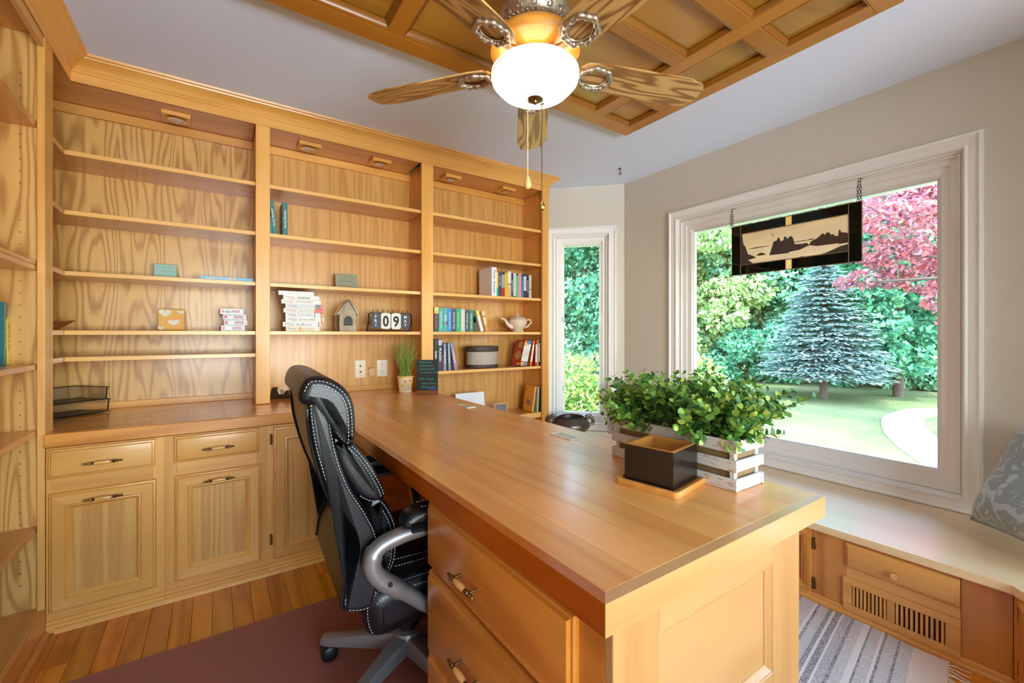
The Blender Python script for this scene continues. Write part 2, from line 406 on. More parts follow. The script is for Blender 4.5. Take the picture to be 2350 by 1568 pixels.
for ci, (a, b) in enumerate(xcols):
    rows = ysm if ci in (0, 4) else yrows_big
    prev = None
    for (c_, d_) in rows:
        if prev is not None: crail((a, prev), (b, c_), CEILX)
        prev = d_
        mb = MB(); mb.ring(FZ, (a, b, c_, d_), [(0, 0), (0, .016), (.005, .018), (.008, .012), (.014, .006), (.018, .002), (.018, 0)]); mo = mb.build('moulding', CEILM, cp, smooth=35)
        box('panel', (a+.001, c_+.001, ZC-.012), (b-.001, d_-.001, ZC-.006), CEILW, cp, 0)
    if prev < 1.757: crail((a, prev), (b, 1.757), CEILX)
# ceiling hook
t = thing('ceiling_hook', 'small dark screw hook in the ceiling near the angled wall', 'hook', (2.56, 2.30, ZC))
MB().lathe([(.011, 0), (.011, -.006), (.004, -.008), (.004, -.02)], (2.56, 2.30, ZC), 12).build('plate', BRASS, t)
MB().tube([(2.56+.013*math.sin(q), 2.30, ZC-.034+.014*math.cos(q)) for q in np.linspace(0, 4.6, 12)], .003, 6).build('hook', pm('dark_iron', (40, 34, 30), .4, .7, noise=.2), t, smooth=40)

struct(box('bounce_slab', (-2.5, -7.5, -.30), (3.6, -2.36, -.12), pm('bounce_slab_pale', (226, 222, 214), .9, noise=.08, nscale=2), c=0), 'pale slab added behind the viewer to bounce sunlight inside')  # unseen slab, added so sun bounces through the rear window
# ---------------------------------------------------------------- built-in bookcases and base cabinets
YU, YB, XL = 2.80, 3.085, -.55
ST = .020
def grp(*a): return a
def FY(y):  # front plane facing -Y at depth y
    return lambda s, t, h: (s, y-h, t)
def FXm(x): # plane facing -X ; s runs along -Y so that it reads left to right
    return lambda s, t, h: (x-h, s, t)
PINM = pm('steel_pin', (150, 140, 122), .35, .8, noise=.1)
def pins(parent, pts, ax):
    mb = MB()
    for p in pts:
        d = [0, 0, 0]; d['XYZ'.index(ax[1])] = .0015 if ax[0] == '+' else -.0015
        q = Vector(p); mb.tube([q, q+Vector(d)], .0036, 6)
    o = mb.build('shelf_pin_sockets', PINM, parent); o['kind'] = 'stuff'; return o
shz = [2.015, 1.74, 1.46, 1.187]
sh_t = .021
# middle bay
bkM = thing('bookcase', 'built-in honey oak bookcase bay holding the stacked white paperbacks', 'bookcase', (.7, 2.95, .78), 'built-in bookcase bays')
box('back_panel', (.20, YB, .78), (1.22, YB+.015, ZC-.06), PLYM, bkM, 0)
box('side_panel', (.205, YU, .78), (.226, YB, 2.35), WZ, bkM); box('side_panel', (1.180, YU, .78), (1.200, YB, 2.35), WZ, bkM)
box('stile', (.182, YU-ST, .782), (.252, YU, 2.345), WZ, bkM, .002); box('stile', (1.151, YU-ST, .782), (1.236, YU, 2.345), WZ, bkM, .002)
box('top_board', (.2525, YU-ST+.001, 2.335), (1.1505, YB, 2.352), SHU, bkM); box('cleat', (.226, YB-.02, 2.285), (1.180, YB, 2.333), WX, bkM)
box('backsplash', (.227, YB-.018, .7804), (1.179, YB, .815), WX, bkM)
EDGE = wood('shelf_edge_x', (238, 190, 120), (214, 158, 90), 'X', fig=.2, k=4, rough=.3, var=.03)
def edged(sh_o, a, b): box('front_edge', a, b, EDGE, sh_o, .0015)
for z in shz: edged(box('shelf', (.2275, YU+.014, z-sh_t), (1.1785, YB-.001, z), SHU, bkM, .0005), (.2275, YU+.004, z-sh_t), (1.1785, YU+.0139, z))
pins(bkM, [(1.180, y, z) for y in (YU+.04, YB-.05) for z in np.arange(.95, 2.2, .032)], '-X')
# corner bay (L-shaped shelves)
bkL = thing('bookcase', 'corner bookcase bay with L-shaped oak shelves and swirling grained back', 'bookcase', (-.2, 2.95, .78), 'built-in bookcase bays')
box('back_panel', (-.85, YB, .78), (.20, YB+.015, ZC-.06), PLYZ, bkL, 0)
box('side_panel', (.186, YU, .78), (.2045, YB, 2.35), WZ, bkL)
box('corner_back', (-.865, 2.52, .78), (-.85, YB, ZC-.06), PLYZ, bkL, 0)
MB().prism([(-.849, YB-.001), (-.849, 2.472), (-.574, 2.472), (-.574, 2.532), (-.5505, 2.532), (-.5505, YU-ST+.001), (.1815, YU-ST+.001), (.1815, YB-.001)], 'Z', 2.335, 2.352).build('top_board', SHU, bkL); box('cleat', (-.85, YB-.02, 2.285), (.185, YB, 2.333), WX, bkL)
box('backsplash', (-.84, YB-.018, .7804), (.185, YB, .815), WX, bkL)
Lp = [(-.849, YB-.001), (-.849, 2.472), (-.574, 2.472), (-.574, YU+.004), (.1855, YU+.004), (.1855, YB-.001)]
for z in shz+[1.064]: edged(MB().prism(Lp, 'Z', z-sh_t, z).build('shelf', SHU, bkL), (-.5735, YU+.0005, z-sh_t), (.1855, YU+.0039, z))
# right bay
bkR = thing('bookcase', 'tall end bookcase bay with the cream teapot and oval box', 'bookcase', (1.7, 2.95, 0), 'built-in bookcase bays')
box('back_panel', (1.22, YB, .05), (2.235, YB+.015, ZC-.06), PLYM, bkR, 0)
box('side_panel', (1.2005, YU, .05), (1.221, YB, 2.35), WZ, bkR); box('side_panel', (2.206, YU, .0), (2.248, YB+.015, 2.35), WZ, bkR)
box('stile', (2.186, YU-ST, 0), (2.252, YU, 2.345), WZ, bkR, .002); box('stile', (1.237, YU-ST+.004, 0), (1.262, YU, .782), WZ, bkR)
box('top_board', (1.2365, YU-ST+.001, 2.335), (2.1855, YB, 2.352), SHU, bkR); box('cleat', (1.222, YB-.02, 2.285), (2.205, YB, 2.333), WX, bkR)
for z in shz+[.911, .536, .12]: edged(box('shelf', (1.2225, YU+.014, z-sh_t-(.02 if z == .536 else 0)), (2.2045, YB-.001, z), SHU, bkR, .0005), (1.2225, YU+.004, z-sh_t-(.02 if z == .536 else 0)), (2.2045, YU+.0139, z))
pins(bkR, [(2.206, y, z) for y in (YU+.03, YB-.04) for z in np.arange(.30, 2.2, .032)], '-X')
# bookcase on the left wall
bkW = thing('bookcase', 'bookcase along the left wall with pegged side panel and warm shelves', 'bookcase', (-.7, 2.0, 0), 'built-in bookcase bays')
box('side_panel', (-.868, 2.452, 0), (-.570, 2.470, 2.42), PLYZ, bkW)
box('stile', (-.572, 2.425, .02), (XL, 2.530, 2.345), WZ, bkW, .002)
box('back_panel', (-.868, 1.2, .05), (-.853, 2.4515, 2.42), PLYZ, bkW, 0)
box('side_panel', (-.868, 1.182, 0), (-.570, 1.20, 2.42), PLYZ, bkW); box('stile', (-.570, 1.16, .02), (XL, 1.24, 2.345), WZ, bkW, .002)
for z, th in ((1.995, .022), (1.452, .015), (1.4365, .020), (1.053, .021), (.797, .021), (.42, .021), (.10, .02), (2.352, .018)):
    box('shelf', (-.852, 1.2005, z-th), (-.574 if z != .10 else -.556, 2.4515, z), SHUY, bkW, .002)
box('top_rail', (-.570, 1.16, 2.285), (-.5525, 2.4245, 2.345), WY, bkW)
box('base_board', (-.572, 1.16, .0), (XL+.002, 2.4245, .098), CHERRYY, bkW, .002)
MB().prism([(XL+.003, .0), (XL+.019, .0), (XL+.018, .009), (XL+.012, .016), (XL+.003, .018)], 'Y', 1.16, 2.40).build('shoe_moulding', CHERRYY, bkW)
pins(bkW, [(x, 2.452, z) for x in (-.622, -.82) for z in np.arange(.20, 2.2, .047)], '-Y')
# crown and fascia
crown = [(0, 2.326), (.004, 2.326), (.004, 2.368), (.010, 2.372), (.010, 2.378), (.016, 2.384), (.020, 2.392), (.030, 2.402), (.046, 2.414), (.058, 2.421), (.060, 2.427), (.068, 2.430), (.072, 2.4395), (0, 2.4395)]
mb = MB(); y0 = YU-ST+.0; x0 = XL
rings = []
xe = 2.252
for path in ([(x0, 1.16), (x0, 'c'), ]):
    pass
A = [(x0+d, 1.16, z) for d, z in crown]
B = [(x0+d, y0-d, z) for d, z in crown]
C_ = [(xe+d, y0-d, z) for d, z in crown]
D = [(xe+d, YB+.02, z) for d, z in crown]
n = len(crown)
oA, oB = mb.pts(A), mb.pts(B)
for j in range(n): mb.face([oA+j, oA+(j+1) % n, oB+(j+1) % n, oB+j])
mb.face([oA+j for j in range(n)])
struct(mb.build('trim_1', WY, smooth=25), 'honey wood crown moulding above the left bookcase')
mb = MB(); oB, oC, oD = mb.pts(B), mb.pts(C_), mb.pts(D)
for a, b in ((oB, oC), (oC, oD)):
    for j in range(n): mb.face([a+j, a+(j+1) % n, b+(j+1) % n, b+j])
mb.face([oD+j for j in range(n)])
struct(mb.build('trim_2', WX, smooth=25), 'honey wood crown moulding above the back bookcases')
# puck lights
t0 = None
pl_lab = ['lone brass-rimmed puck light over the corner bookcase bay', 'puck light over the middle bay nearer the corner', 'puck light over the middle bay nearer the window side', 'puck light over the end bay nearer the middle bay', 'puck light over the end bay beside the outer stile']
LENS = pm('lamp_lens', (190, 200, 215), .12, .3, noise=.5, nscale=80, coat=1)
puck_me = {}
for (x, y), lb in zip(((-.172, 2.925), (.476, 2.925), (.915, 2.925), (1.440, 2.925), (1.932, 2.925)), pl_lab):
    t = thing('puck_light', lb, 'light', (x, y, 2.335), 'puck lights under the crown', local=True)
    if not puck_me:
        puck_me['block'] = (MB().box((-.062, -.05, -.022), (.062, .06, 0), .002).mesh('block'), WX)
        m2 = MB().lathe([(.044, -.022), (.046, -.026), (.040, -.029), (.030, -.027), (.030, -.022)], (0, 0, 0), 28, cap=False).mesh('rim', 40); puck_me['rim'] = (m2, BRASSL)
        m3 = MB().lathe([(.030, -.026), (.020, -.0245), (.008, -.023), (.003, -.028)], (0, 0, 0), 24).mesh('lens', 60); puck_me['lens'] = (m3, LENS)
    for k_, (me, mt) in puck_me.items(): ob(k_, me, mt, t)
# ---------------------------------------------------------------- base cabinets under the counter
YF = 2.43
GRIPM = wood('handle_grip_wood', (230, 180, 112), (206, 150, 84), 'X', fig=.2, k=4, rough=.25, coat=.5)
def handle_meshes():
    e = MB()
    prof = [(.0005, -.062), (.0035, -.060), (.0035, -.056), (.0018, -.053), (.0045, -.050), (.0045, -.046), (.002, -.043), (.0065, -.039), (.0065, -.034), (.004, -.031), (.0055, -.028), (.0055, -.024)]
    e.loft([[(z, -.024+r_*math.cos(2*math.pi*j/10), r_*math.sin(2*math.pi*j/10)) for j in range(10)] for r_, z in prof])
    p = MB().tube([(-.037, -.020, 0), (-.037, .001, 0)], .0032, 8)
    g = MB(); pr = [(.0055, -.0245), (.0068, -.016), (.0078, -.006), (.0078, .006), (.0068, .016), (.0055, .0245)]
    g.loft([[(z, -.024+r_*math.cos(2*math.pi*j/12), r_*math.sin(2*math.pi*j/12)) for j in range(12)] for r_, z in pr])
    return e.mesh('handle_finial', 40), p.mesh('handle_post', 40), g.mesh('handle_grip', 60)
HME, HMP, HMG = handle_meshes()
HME.materials.append(BRASS); HMP.materials.append(BRASS); HMG.materials.append(GRIPM)
def put_handle(parent, M):
    g = ob('handle_grip', HMG, None, parent, M); g['label'] = 'turned wood grip'
    for s in (1, -1):
        Ms = M @ Matrix.Scale(s, 4, (1, 0, 0))
        h = ob('handle_finial', HME, None, parent, Ms); h['label'] = 'antique brass pull end'
        ob('handle_post', HMP, None, parent, Ms)['label'] = 'antique brass pull post'
def drawer_front(parent, F, rect, mats, hM=None, name='drawer'):
    mb = MB(); mb.ring(F, rect, [(0, 0), (0, .006), (.003, .011), (.008, .012), (.012, .018), (.016, .019)], (0, 1), cap=0)
    d = mb.build(name, mats, parent, smooth=25)
    if hM is not None: put_handle(d, hM)
    return d
def panel_door(parent, F, rect, mats, pmat, hM=None, fw=.052, name='door', mouldmat=None):
    mb = MB(); mb.ring(F, rect, [(0, 0), (0, .008), (.004, .013), (.008, .014), (.012, .019), (fw-.004, .019), (fw, .015), (fw, .0)], (0, 1))
    d = mb.build(name, mats, parent, smooth=25)
    r2 = ins(rect, fw)
    mb = MB(); mb.ring(F, r2, [(0, .003), (0, .017), (.004, .018), (.010, .012), (.014, .009), (.016, .004)], (0, 1)); mb.build('moulding', mouldmat or mats, d, smooth=30)
    r3 = ins(r2, .012); mb = MB(); mb.ring(F, r3, [(0, .0), (0, .006)], (0, 1), cap=0); mb.build('panel', pmat, d)
    if hM is not None: put_handle(d, hM)
    return d
bc = []
for i, (xa, xb_, lab) in enumerate(((-.548, -.184, 'oak base cabinet with drawer and file door beside the left bookcase'), (-.184, .206, 'oak base cabinet with drawer and file door in the middle of the run'), (.206, .76, 'oak base cabinet with hinged door behind the office chair'), (.76, 1.20, 'oak base cabinet at the end of the run inside the knee space'))):
    t = thing('base_cabinet', lab, 'cabinet', ((xa+xb_)/2, YF, 0), 'base cabinets under the counter'); bc.append(t)
    box('carcass', (xa+.001, YF+.020, .0), (xb_-.001, 3.05, .722), DARK if i > 1 else WZ, t, 0)
    mb = MB(); F = FY(YF+.019)
    if i < 2:
        a, b = (-.532, -.225) if i == 0 else (-.142, .165)
        box('stile', (xa, YF, .045), (a, YF+.019, .722), WZ, t, .0008); box('stile', (b, YF, .045), (xb_, YF+.019, .722), WZ, t, .0008)
        for z0_, z1_ in ((.045, .10), (.535, .615), (.705, .722)): box('rail', (a, YF, z0_), (b, YF+.019, z1_), WX, t, .0008)
        x_0, x_1 = (-.542, -.216) if i == 0 else (-.152, .173)
        drawer_front(t, FY(YF), (x_0, x_1, .602, .717), [WX, WX], Matrix.Translation(((x_0+x_1)/2, YF-.019, .652)))
        panel_door(t, FY(YF), (x_0+.002, x_1+(.004 if i == 0 else .010), .076, .545), [WX, WZ], PLYM, Matrix.Translation(((x_0+x_1)/2+.002, YF-.018, .507)))
    elif i == 2:
        box('stile', (xa, YF, .045), (.250, YF+.019, .722), WZ, t, .0008); box('stile', (.70, YF, .045), (xb_, YF+.019, .722), WZ, t, .0008)
        for z0_, z1_ in ((.045, .085), (.695, .722)): box('rail', (.250, YF, z0_), (.70, YF+.019, z1_), WX, t, .0008)
        dr = panel_door(t, FY(YF), (.234, .715, .068, .712), [WX, WZ], PLYM)
    else:
        box('stile', (xa, YF, .045), (xb_, YF+.019, .722), CHERRYY, t, .0008)
    mb = MB().box((xa, YF-.012, 0), (xb_, YF+.02, .030), .002); mb.build('toe_board', WX, t)
    if i < 2 or i == 2:
        MB().prism([(YF-.012, 0), (YF-.026, 0), (YF-.025, .010), (YF-.019, .017), (YF-.012, .019)], 'X', xa if i else -.520, xb_).build('shoe_moulding', WX, t)
        box('kick_rail', (xa, YF-.006, .030), (xb_, YF+.019, .046), WX, t, .001)
def hinge(parent, M):
    mb = MB()
    mb.box((-.006, -.004, -.026), (.006, 0, .026), .001); mb.tube([(.003, -.007, -.018), (.003, -.007, .018)], .004, 8)
    for s in (-1, 1): mb.lathe([(.0001, 0), (.004, .001), (.0045, .004), (.002, .007), (.0001, .008)], (.003, -.007, 0) if 0 else (.003, -.007, s*.022-.004), 8)
    o = mb.build('hinge', BRASS, parent, smooth=40); o.matrix_basis = M
    o['label'] = 'antique brass hinge'
for z in (.165, .655): hinge(bc[2], Matrix.Translation((.223, YF, z)))
# counter top along the back, boards run along the wall
ct = thing('counter_top', 'glossy honey wood counter running under the bookcases to the corner', 'counter', (.2, 2.7, .725))
ZT = .78
yb = [2.421, 2.54, 2.66, 2.79, 2.92, 3.084]
for a, b in zip(yb[:-1], yb[1:]): box('board', (-.846 if a > 2.53 else XL+.0005, a+.0003, .732), (.4635 if b < 2.795 else 1.2, b-.0003, ZT), DESKX, ct, .0004)
MB().box((XL+.0005, 2.405, .728), (.464, 2.4207, ZT), .0025).build('edging', wood('counter_edge', (222, 158, 88), (178, 112, 54), 'X', fig=.6, across=6, along=.6, k=5, rough=.28, coat=.4), ct)
# ---------------------------------------------------------------- desk
dk = thing('desk_worktop', 'long glossy honey wood desk top reaching out from the bookcases', 'desk', (.84, 1.4, .73))
X0, X1, Y0 = .465, 1.214, .445
eg = .022
xsb = [X0+eg, .575, .672, .785, .880, .985, 1.085, X1-eg]
for a, b in zip(xsb[:-1], xsb[1:]): box('board', (a+.0003, Y0+eg+.0003, .732), (b-.0003, 2.7902, ZT), DESKY, dk, .0005)
def mitre(name, poly, mat):
    mb = MB(); c = .004
    mb.prism(poly, 'Z', .730, ZT-.0003); return mb.build(name, mat, dk)
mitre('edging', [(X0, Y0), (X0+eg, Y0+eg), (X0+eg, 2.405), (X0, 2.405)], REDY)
mitre('edging', [(X0, Y0), (X1, Y0), (X1-eg, Y0+eg), (X0+eg, Y0+eg)], EDGEX)
mitre('edging', [(X1, Y0), (X1, 2.789), (X1-eg, 2.789), (X1-eg, Y0+eg)], DESKY)
# pedestal with drawers
pd = thing('desk_pedestal', 'desk pedestal with three pull drawers and framed end panel', 'cabinet', (.8, .8, 0))
XP, YP0, YP1 = .502, .482, 1.142
box('carcass', (XP+.02, YP0+.02, .02), (1.115, YP1-.02, .727), DARK, pd, 0)
box('inner_side', (XP+.001, YP1-.0195, .02), (1.115, YP1, .7285), CHERRYY, pd)
box('modesty_panel', (1.118, YP0, .02), (1.134, 2.40, .7285), CHERRYY, pd)
box('stile', (XP, YP0, 0), (XP+.0195, .548, .7285), CHERRYY, pd, .001); box('stile', (XP, 1.128, 0), (XP+.0195, YP1, .7285), CHERRYY, pd, .001)
for z0_, z1_ in ((.0, .075), (.278, .305), (.503, .540), (.688, .7285)): box('rail', (XP+.001, .548, z0_), (XP+.0195, 1.128, z1_), CHERRYY, pd, .001)
for z0_, z1_, zh in ((.527, .702, .598), (.292, .512, .392), (.066, .288, .17)):
    Mh = Matrix.Translation((XP-.019, .888, zh)) @ Matrix.Rotation(R(-90), 4, 'Z')
    drawer_front(pd, FXm(XP), (.540, 1.138, z0_, z1_), [CHERRYY, CHERRYY], Mh)
# end panel facing the viewer
FE = FY(YP0)
EW = wood('end_panel_z', (200, 156, 106), (176, 128, 78), 'Z', fig=.35, across=7, k=4); EWX = wood('end_panel_x', (200, 156, 106), (176, 128, 78), 'X', fig=.35, across=7, k=4)
EPP = wood('end_panel_diag', (196, 154, 106), (174, 128, 82), 'X', fig=.35, across=6, along=1.4, k=4, rough=.32)
box('end_stile', (XP, YP0-.018, 0), (.612, YP0, .7285), EW, pd, .0015); box('end_stile', (1.000, YP0-.018, 0), (1.085, YP0, .7285), EW, pd, .0015); box('corner_post', (1.089, YP0-.014, 0), (1.134, YP0, .7285), EW, pd, .003)
for z0_, z1_ in ((.672, .7285), (.375, .437), (0, .09)): box('end_rail', (.6125, YP0-.018, z0_), (.9995, YP0, z1_), EWX, pd, .0015)
for z0_, z1_ in ((.437, .672), (.09, .375)):
    mb = MB(); mb.ring(FE, (.6125, .9995, z0_, z1_), [(0, 0), (0, .016), (.004, .017), (.010, .011), (.016, .007), (.018, 0)]); mb.build('end_moulding', EW, pd, smooth=30)
    box('end_panel', (.615, YP0-.005, z0_), (.998, YP0-.0005, z1_), EPP, pd, 0)
# cable grommets
for (x, y), lb in (((1.118, 2.085), 'ivory rectangular cable grommet near the bookcase end of desk'), ((1.098, 1.258), 'ivory rectangular cable grommet halfway along the desk')):
    t = thing('cable_grommet', lb, 'grommet', (x, y, ZT), 'cable grommets in the desk')
    F = lambda s, tt, h: (x+s, y+tt, ZT+h)
    mb = MB(); mb.ring(F, (-.026, .026, -.060, .060), [(0, 0), (0, .002), (.003, .004), (.007, .004), (.009, .0025)]); mb.build('rim', IVORY, t, smooth=30)
    mb = MB(); mb.ring(F, (-.018, .018, -.052, .052), [(0, .0005), (0, .0026)], cap=0); mb.build('flap', pm('grommet_grey', (186, 178, 158), .4, noise=.05), t)
# ---------------------------------------------------------------- window seat
ZS = .345
stp = thing('window_seat_top', 'pale glossy wood window seat running under the picture window', 'seat top', (2.5, 1.2, ZS-.02))
MB().prism([(2.185, .273), (2.185, 2.59), (2.262, 2.74), (2.262, 3.10), (2.855, 2.515), (2.855, .002), (2.02, -.833), (1.55, -.362)], 'Z', ZS-.022, ZS).build('board', SEATW, stp)
MB().prism([(2.162, .263), (2.162, 2.595), (2.1845, 2.59), (2.1845, .272)], 'Z', ZS-.030, ZS-.0004).build('nosing', SEATW, stp)
MB().prism([(2.162, .263), (2.1845, .272), (1.55, -.3625), (1.534, -.346)], 'Z', ZS-.030, ZS-.0004).build('nosing', SEATW, stp)
XS = 2.186
ZSW = wood('bench_face', (214, 150, 84), (172, 106, 50), 'Z', fig=.6, across=4, along=.7, k=7, rough=.3, coat=.35)
YSW = wood('bench_front_y', (226, 172, 104), (196, 134, 70), 'Y', fig=.35, across=6, k=4, rough=.3, coat=.35)
bn = thing('bench_cabinet', 'window seat cabinet with knobbed drawer and wooden floor vent', 'cabinet', (2.4, 1.2, 0), 'cabinets under the window seat')
box('carcass', (XS+.02, .29, .0), (2.84, 2.5, .31), DARK, bn, 0)
box('face_panel', (XS, .2625, .03), (XS+.019, .385, .314), ZSW, bn, .001); box('face_panel', (XS, .728, .03), (XS+.019, 2.59, .314), ZSW, bn, .001)
box('face_rail', (XS, .386, .196), (XS+.019, .727, .314), YSW, bn, .0005); box('face_rail', (XS, .386, .150), (XS+.019, .727, .1955), YSW, bn, .0005); box('face_rail', (XS, .386, .03), (XS+.019, .727, .040), YSW, bn, .0005)
box('plinth', (XS-.008, .2625, 0), (XS+.018, 2.59, .0295), YSW, bn, .002)
MB().prism([(XS-.008, 0), (XS-.022, 0), (XS-.021, .008), (XS-.015, .014), (XS-.008, .016)], 'Y', .2625, 2.59).build('shoe_moulding', YSW, bn)
dr = drawer_front(bn, FXm(XS), (.386, .726, .200, .300), [YSW, YSW])
mb = MB(); mb.xf = Matrix.Translation((XS-.019, .558, .242)) @ Matrix.Rotation(R(-90), 4, 'Y'); mb.lathe([(.006, 0), (.006, .010), (.013, .014), (.0145, .018), (.013, .021), (.011, .0205), (.0001, .0205)], seg=24); k_ = mb.build('knob', YSW, dr, smooth=35)
mb = MB(); mb.xf = Matrix.Translation((XS-.019, .558, .242)) @ Matrix.Rotation(R(-90), 4, 'Y'); mb.lathe([(.0140, .0165), (.0152, .018), (.0142, .0215), (.0125, .0215)], seg=24, cap=False); mb.build('knob_ring', BRASSL, dr, smooth=35)
# vent grille
vt = thing('floor_vent', 'wooden vent grille with upright slats in the window seat front', 'vent', (XS, .56, .02))
def vb(a, b, mat=YSW, name='vent_rail'): return box(name, (XS-.011, a[0], a[1]), (XS-.0005, b[0], b[1]), mat, vt, .002)
vb((.384, .128), (.735, .155)); vb((.384, .020), (.735, .046)); vb((.384, .0465), (.424, .1275)); vb((.704, .0465), (.735, .1275)); vb((.566, .0465), (.590, .1275))
box('vent_recess', (XS+.0005, .40, .045), (XS+.0195, .726, .130), pm('vent_recess_shade', (30, 16, 8), .8), vt, 0)  # solid block behind the slats, the recess's shade put into its colour
for a, b in ((.424, .566), (.590, .704)):
    n_ = 10 if b-a > .13 else 9; st_ = (b-a)/n_
    for i in range(n_): box('slat', (XS-.009, a+st_*(i+.5)-.0038, .0467), (XS+.012, a+st_*(i+.5)+.0038, .1273), YSW, vt, .001)
panel_door(bn, FXm(XS), (.852, 1.55, .030, .308), [YSW, ZSW], ZSW, fw=.03)
def hingex(parent, y, z, s=1):
    o_ = Matrix.Translation((XS, y, z)) @ Matrix.Rotation(R(-90), 4, 'Z') @ Matrix.Scale(s, 4, (1, 0, 0))
    hinge(parent, o_)
for z in (.247, .072): hingex(bn, .842, z, -1)
bn2 = thing('bench_cabinet', 'angled window seat cabinet at the very edge of the photo', 'cabinet', (2.0, -.2, 0), 'cabinets under the window seat')
M45 = Matrix.Translation((XS-.0, .262, 0)) @ Matrix.Rotation(R(-135), 4, 'Z')   # local x along the front, local y into the seat
mb = MB(); mb.xf = M45; mb.box((.001, -.0, .03), (.86, .019, .314), .001); f2 = mb.build('face_panel', ZSW, bn2)
mb = MB(); mb.xf = M45; mb.box((.0, -.008, 0), (.86, .018, .0295), .002); mb.build('plinth', YSW, bn2)
def F45(s, t, h): q = M45 @ Vector((s, h, t)); return (q.x, q.y, q.z)
def F45(s, t, h): q = M45 @ Vector((s, 0, t)); return (q.x-.70711*h, q.y+.70711*h, q.z)
panel_door(bn2, F45, (.030, .50, .032, .306), [YSW, ZSW], ZSW, fw=.035)
for z in (.250, .072):
    mb = MB(); q = M45 @ Vector((.022, 0, z)); hinge(bn2, Matrix.Translation((q.x-.002, q.y+.002, z)) @ Matrix.Rotation(R(-135), 4, 'Z') @ Matrix.Scale(-1, 4, (0, 1, 0)))
# ---------------------------------------------------------------- chair mat and rug
m, nt, b_ = base('mat_vinyl'); b_.inputs['Base Color'].default_value = lin((168, 104, 90)); b_.inputs['Roughness'].default_value = .42; b_.inputs['Alpha'].default_value = .80
mb = MB(); mb.prism([(-.48, .45), (.478, .45), (.478, 1.165), (1.09, 1.165), (1.09, 2.045), (-.48, 2.045)], 'Z', .0003, .0038)
tag(mb.build('chair_mat', m), 'reddish brown translucent chair mat under the office chair', 'mat')
def rug_mat():
    m, nt, b = base('rug_weave'); L = nt.links
    tc = nd(nt, 'ShaderNodeTexCoord'); sp = nd(nt, 'ShaderNodeSeparateXYZ'); L.new(tc.outputs['Object'], sp.inputs[0])
    t = mth(nt, 'SUBTRACT', sp.outputs[1], mth(nt, 'MULTIPLY', mth(nt, 'SUBTRACT', sp.outputs[0], 2.13), .15))
    t = mth(nt, 'FRACT', mth(nt, 'MULTIPLY', mth(nt, 'SUBTRACT', t, .50), 1/.34))
    cr = nd(nt, 'ShaderNodeValToRGB'); cr.color_ramp.interpolation = 'CONSTANT'; L.new(t, cr.inputs[0])
    D, G, C_, M_ = (104, 106, 114), (158, 156, 158), (222, 214, 206), (184, 180, 178)
    seq = [(0, M_), (.10, D), (.125, M_), (.22, D), (.245, C_), (.27, M_), (.36, D), (.38, C_), (.44, M_), (.53, D), (.56, G), (.64, C_), (.66, D), (.72, C_), (.75, D), (.79, M_), (.88, D), (.91, C_), (.94, M_)]
    e = cr.color_ramp.elements; e[0].position = 0; e[0].color = lin(seq[0][1]); e.remove(e[1])
    for p, c in seq[1:]: x = e.new(p); x.color = lin(c)
    t2 = mth(nt, 'SUBTRACT', sp.outputs[1], mth(nt, 'MULTIPLY', mth(nt, 'SUBTRACT', sp.outputs[0], 2.13), .15))
    plain = mth(nt, 'LESS_THAN', t2, .50)
    nz = nd(nt, 'ShaderNodeTexNoise'); nz.inputs['Scale'].default_value = 260; L.new(tc.outputs['Object'], nz.inputs['Vector'])
    mix_ = mixc(nt, mth(nt, 'MULTIPLY', mth(nt, 'GREATER_THAN', nz.outputs[0], .5), .55), cr.outputs[0], lin((226, 218, 210)))
    o = mixc(nt, plain, mix_, lin((224, 208, 194)))
    L.new(o, b.inputs['Base Color']); b.inputs['Roughness'].default_value = .95
    bp_ = nd(nt, 'ShaderNodeBump'); bp_.inputs['Strength'].default_value = .6; bp_.inputs['Distance'].default_value = .003; L.new(nz.outputs[0], bp_.inputs['Height']); L.new(bp_.outputs[0], b.inputs['Normal'])
    return m
RUG = rug_mat()
rg = thing('rug', 'grey and cream striped woven rug beside the window seat', 'rug', (1.8, 1.2, 0))
mb = MB(); nx, ny = 14, 30; rows = []
for k in range(2):
    for i in range(nx+1):
        for j in range(ny+1):
            x = 1.36+(2.150-1.36)*i/nx; t_ = .405+1.55*j/ny; y = t_+.15*(x-2.13)
            z = .007+.004*(.5+.5*math.sin(9*t_+4*x))*(1 if 0 < i < nx else .3)
            rows.append((x+(.006*math.sin(22*t_) if i == nx else 0), y, z if k else .0012))
o = mb.pts(rows); S = (nx+1)*(ny+1)
for i in range(nx):
    for j in range(ny):
        q = [i*(ny+1)+j, (i+1)*(ny+1)+j, (i+1)*(ny+1)+j+1, i*(ny+1)+j+1]
        mb.face([o+S+a for a in q]); mb.face([o+a for a in q[::-1]])
def edge(a, b): mb.face([o+a, o+b, o+S+b, o+S+a])
for i in range(nx): edge(i*(ny+1), (i+1)*(ny+1)); edge(i*(ny+1)+ny, (i+1)*(ny+1)+ny)
for j in range(ny): edge(j, j+1); edge(nx*(ny+1)+j, nx*(ny+1)+j+1)
mb.build('weave', RUG, rg, smooth=50)
mb = MB()
for i in range(46):
    x = 1.37+.0168*i; y = .407+.15*(x-2.13); a = random.uniform(-.02, .02)
    mb.tube([(x, y, .008), (x+a*.5, y-.018, .010), (x+a, y-.036, .004), (x+a*1.6, y-.055, .0035)], [.0026, .0022, .002, .0015], 5)
fr = mb.build('fringe', pm('rug_fringe', (226, 216, 204), .95, noise=.1), rg); fr['kind'] = 'stuff'
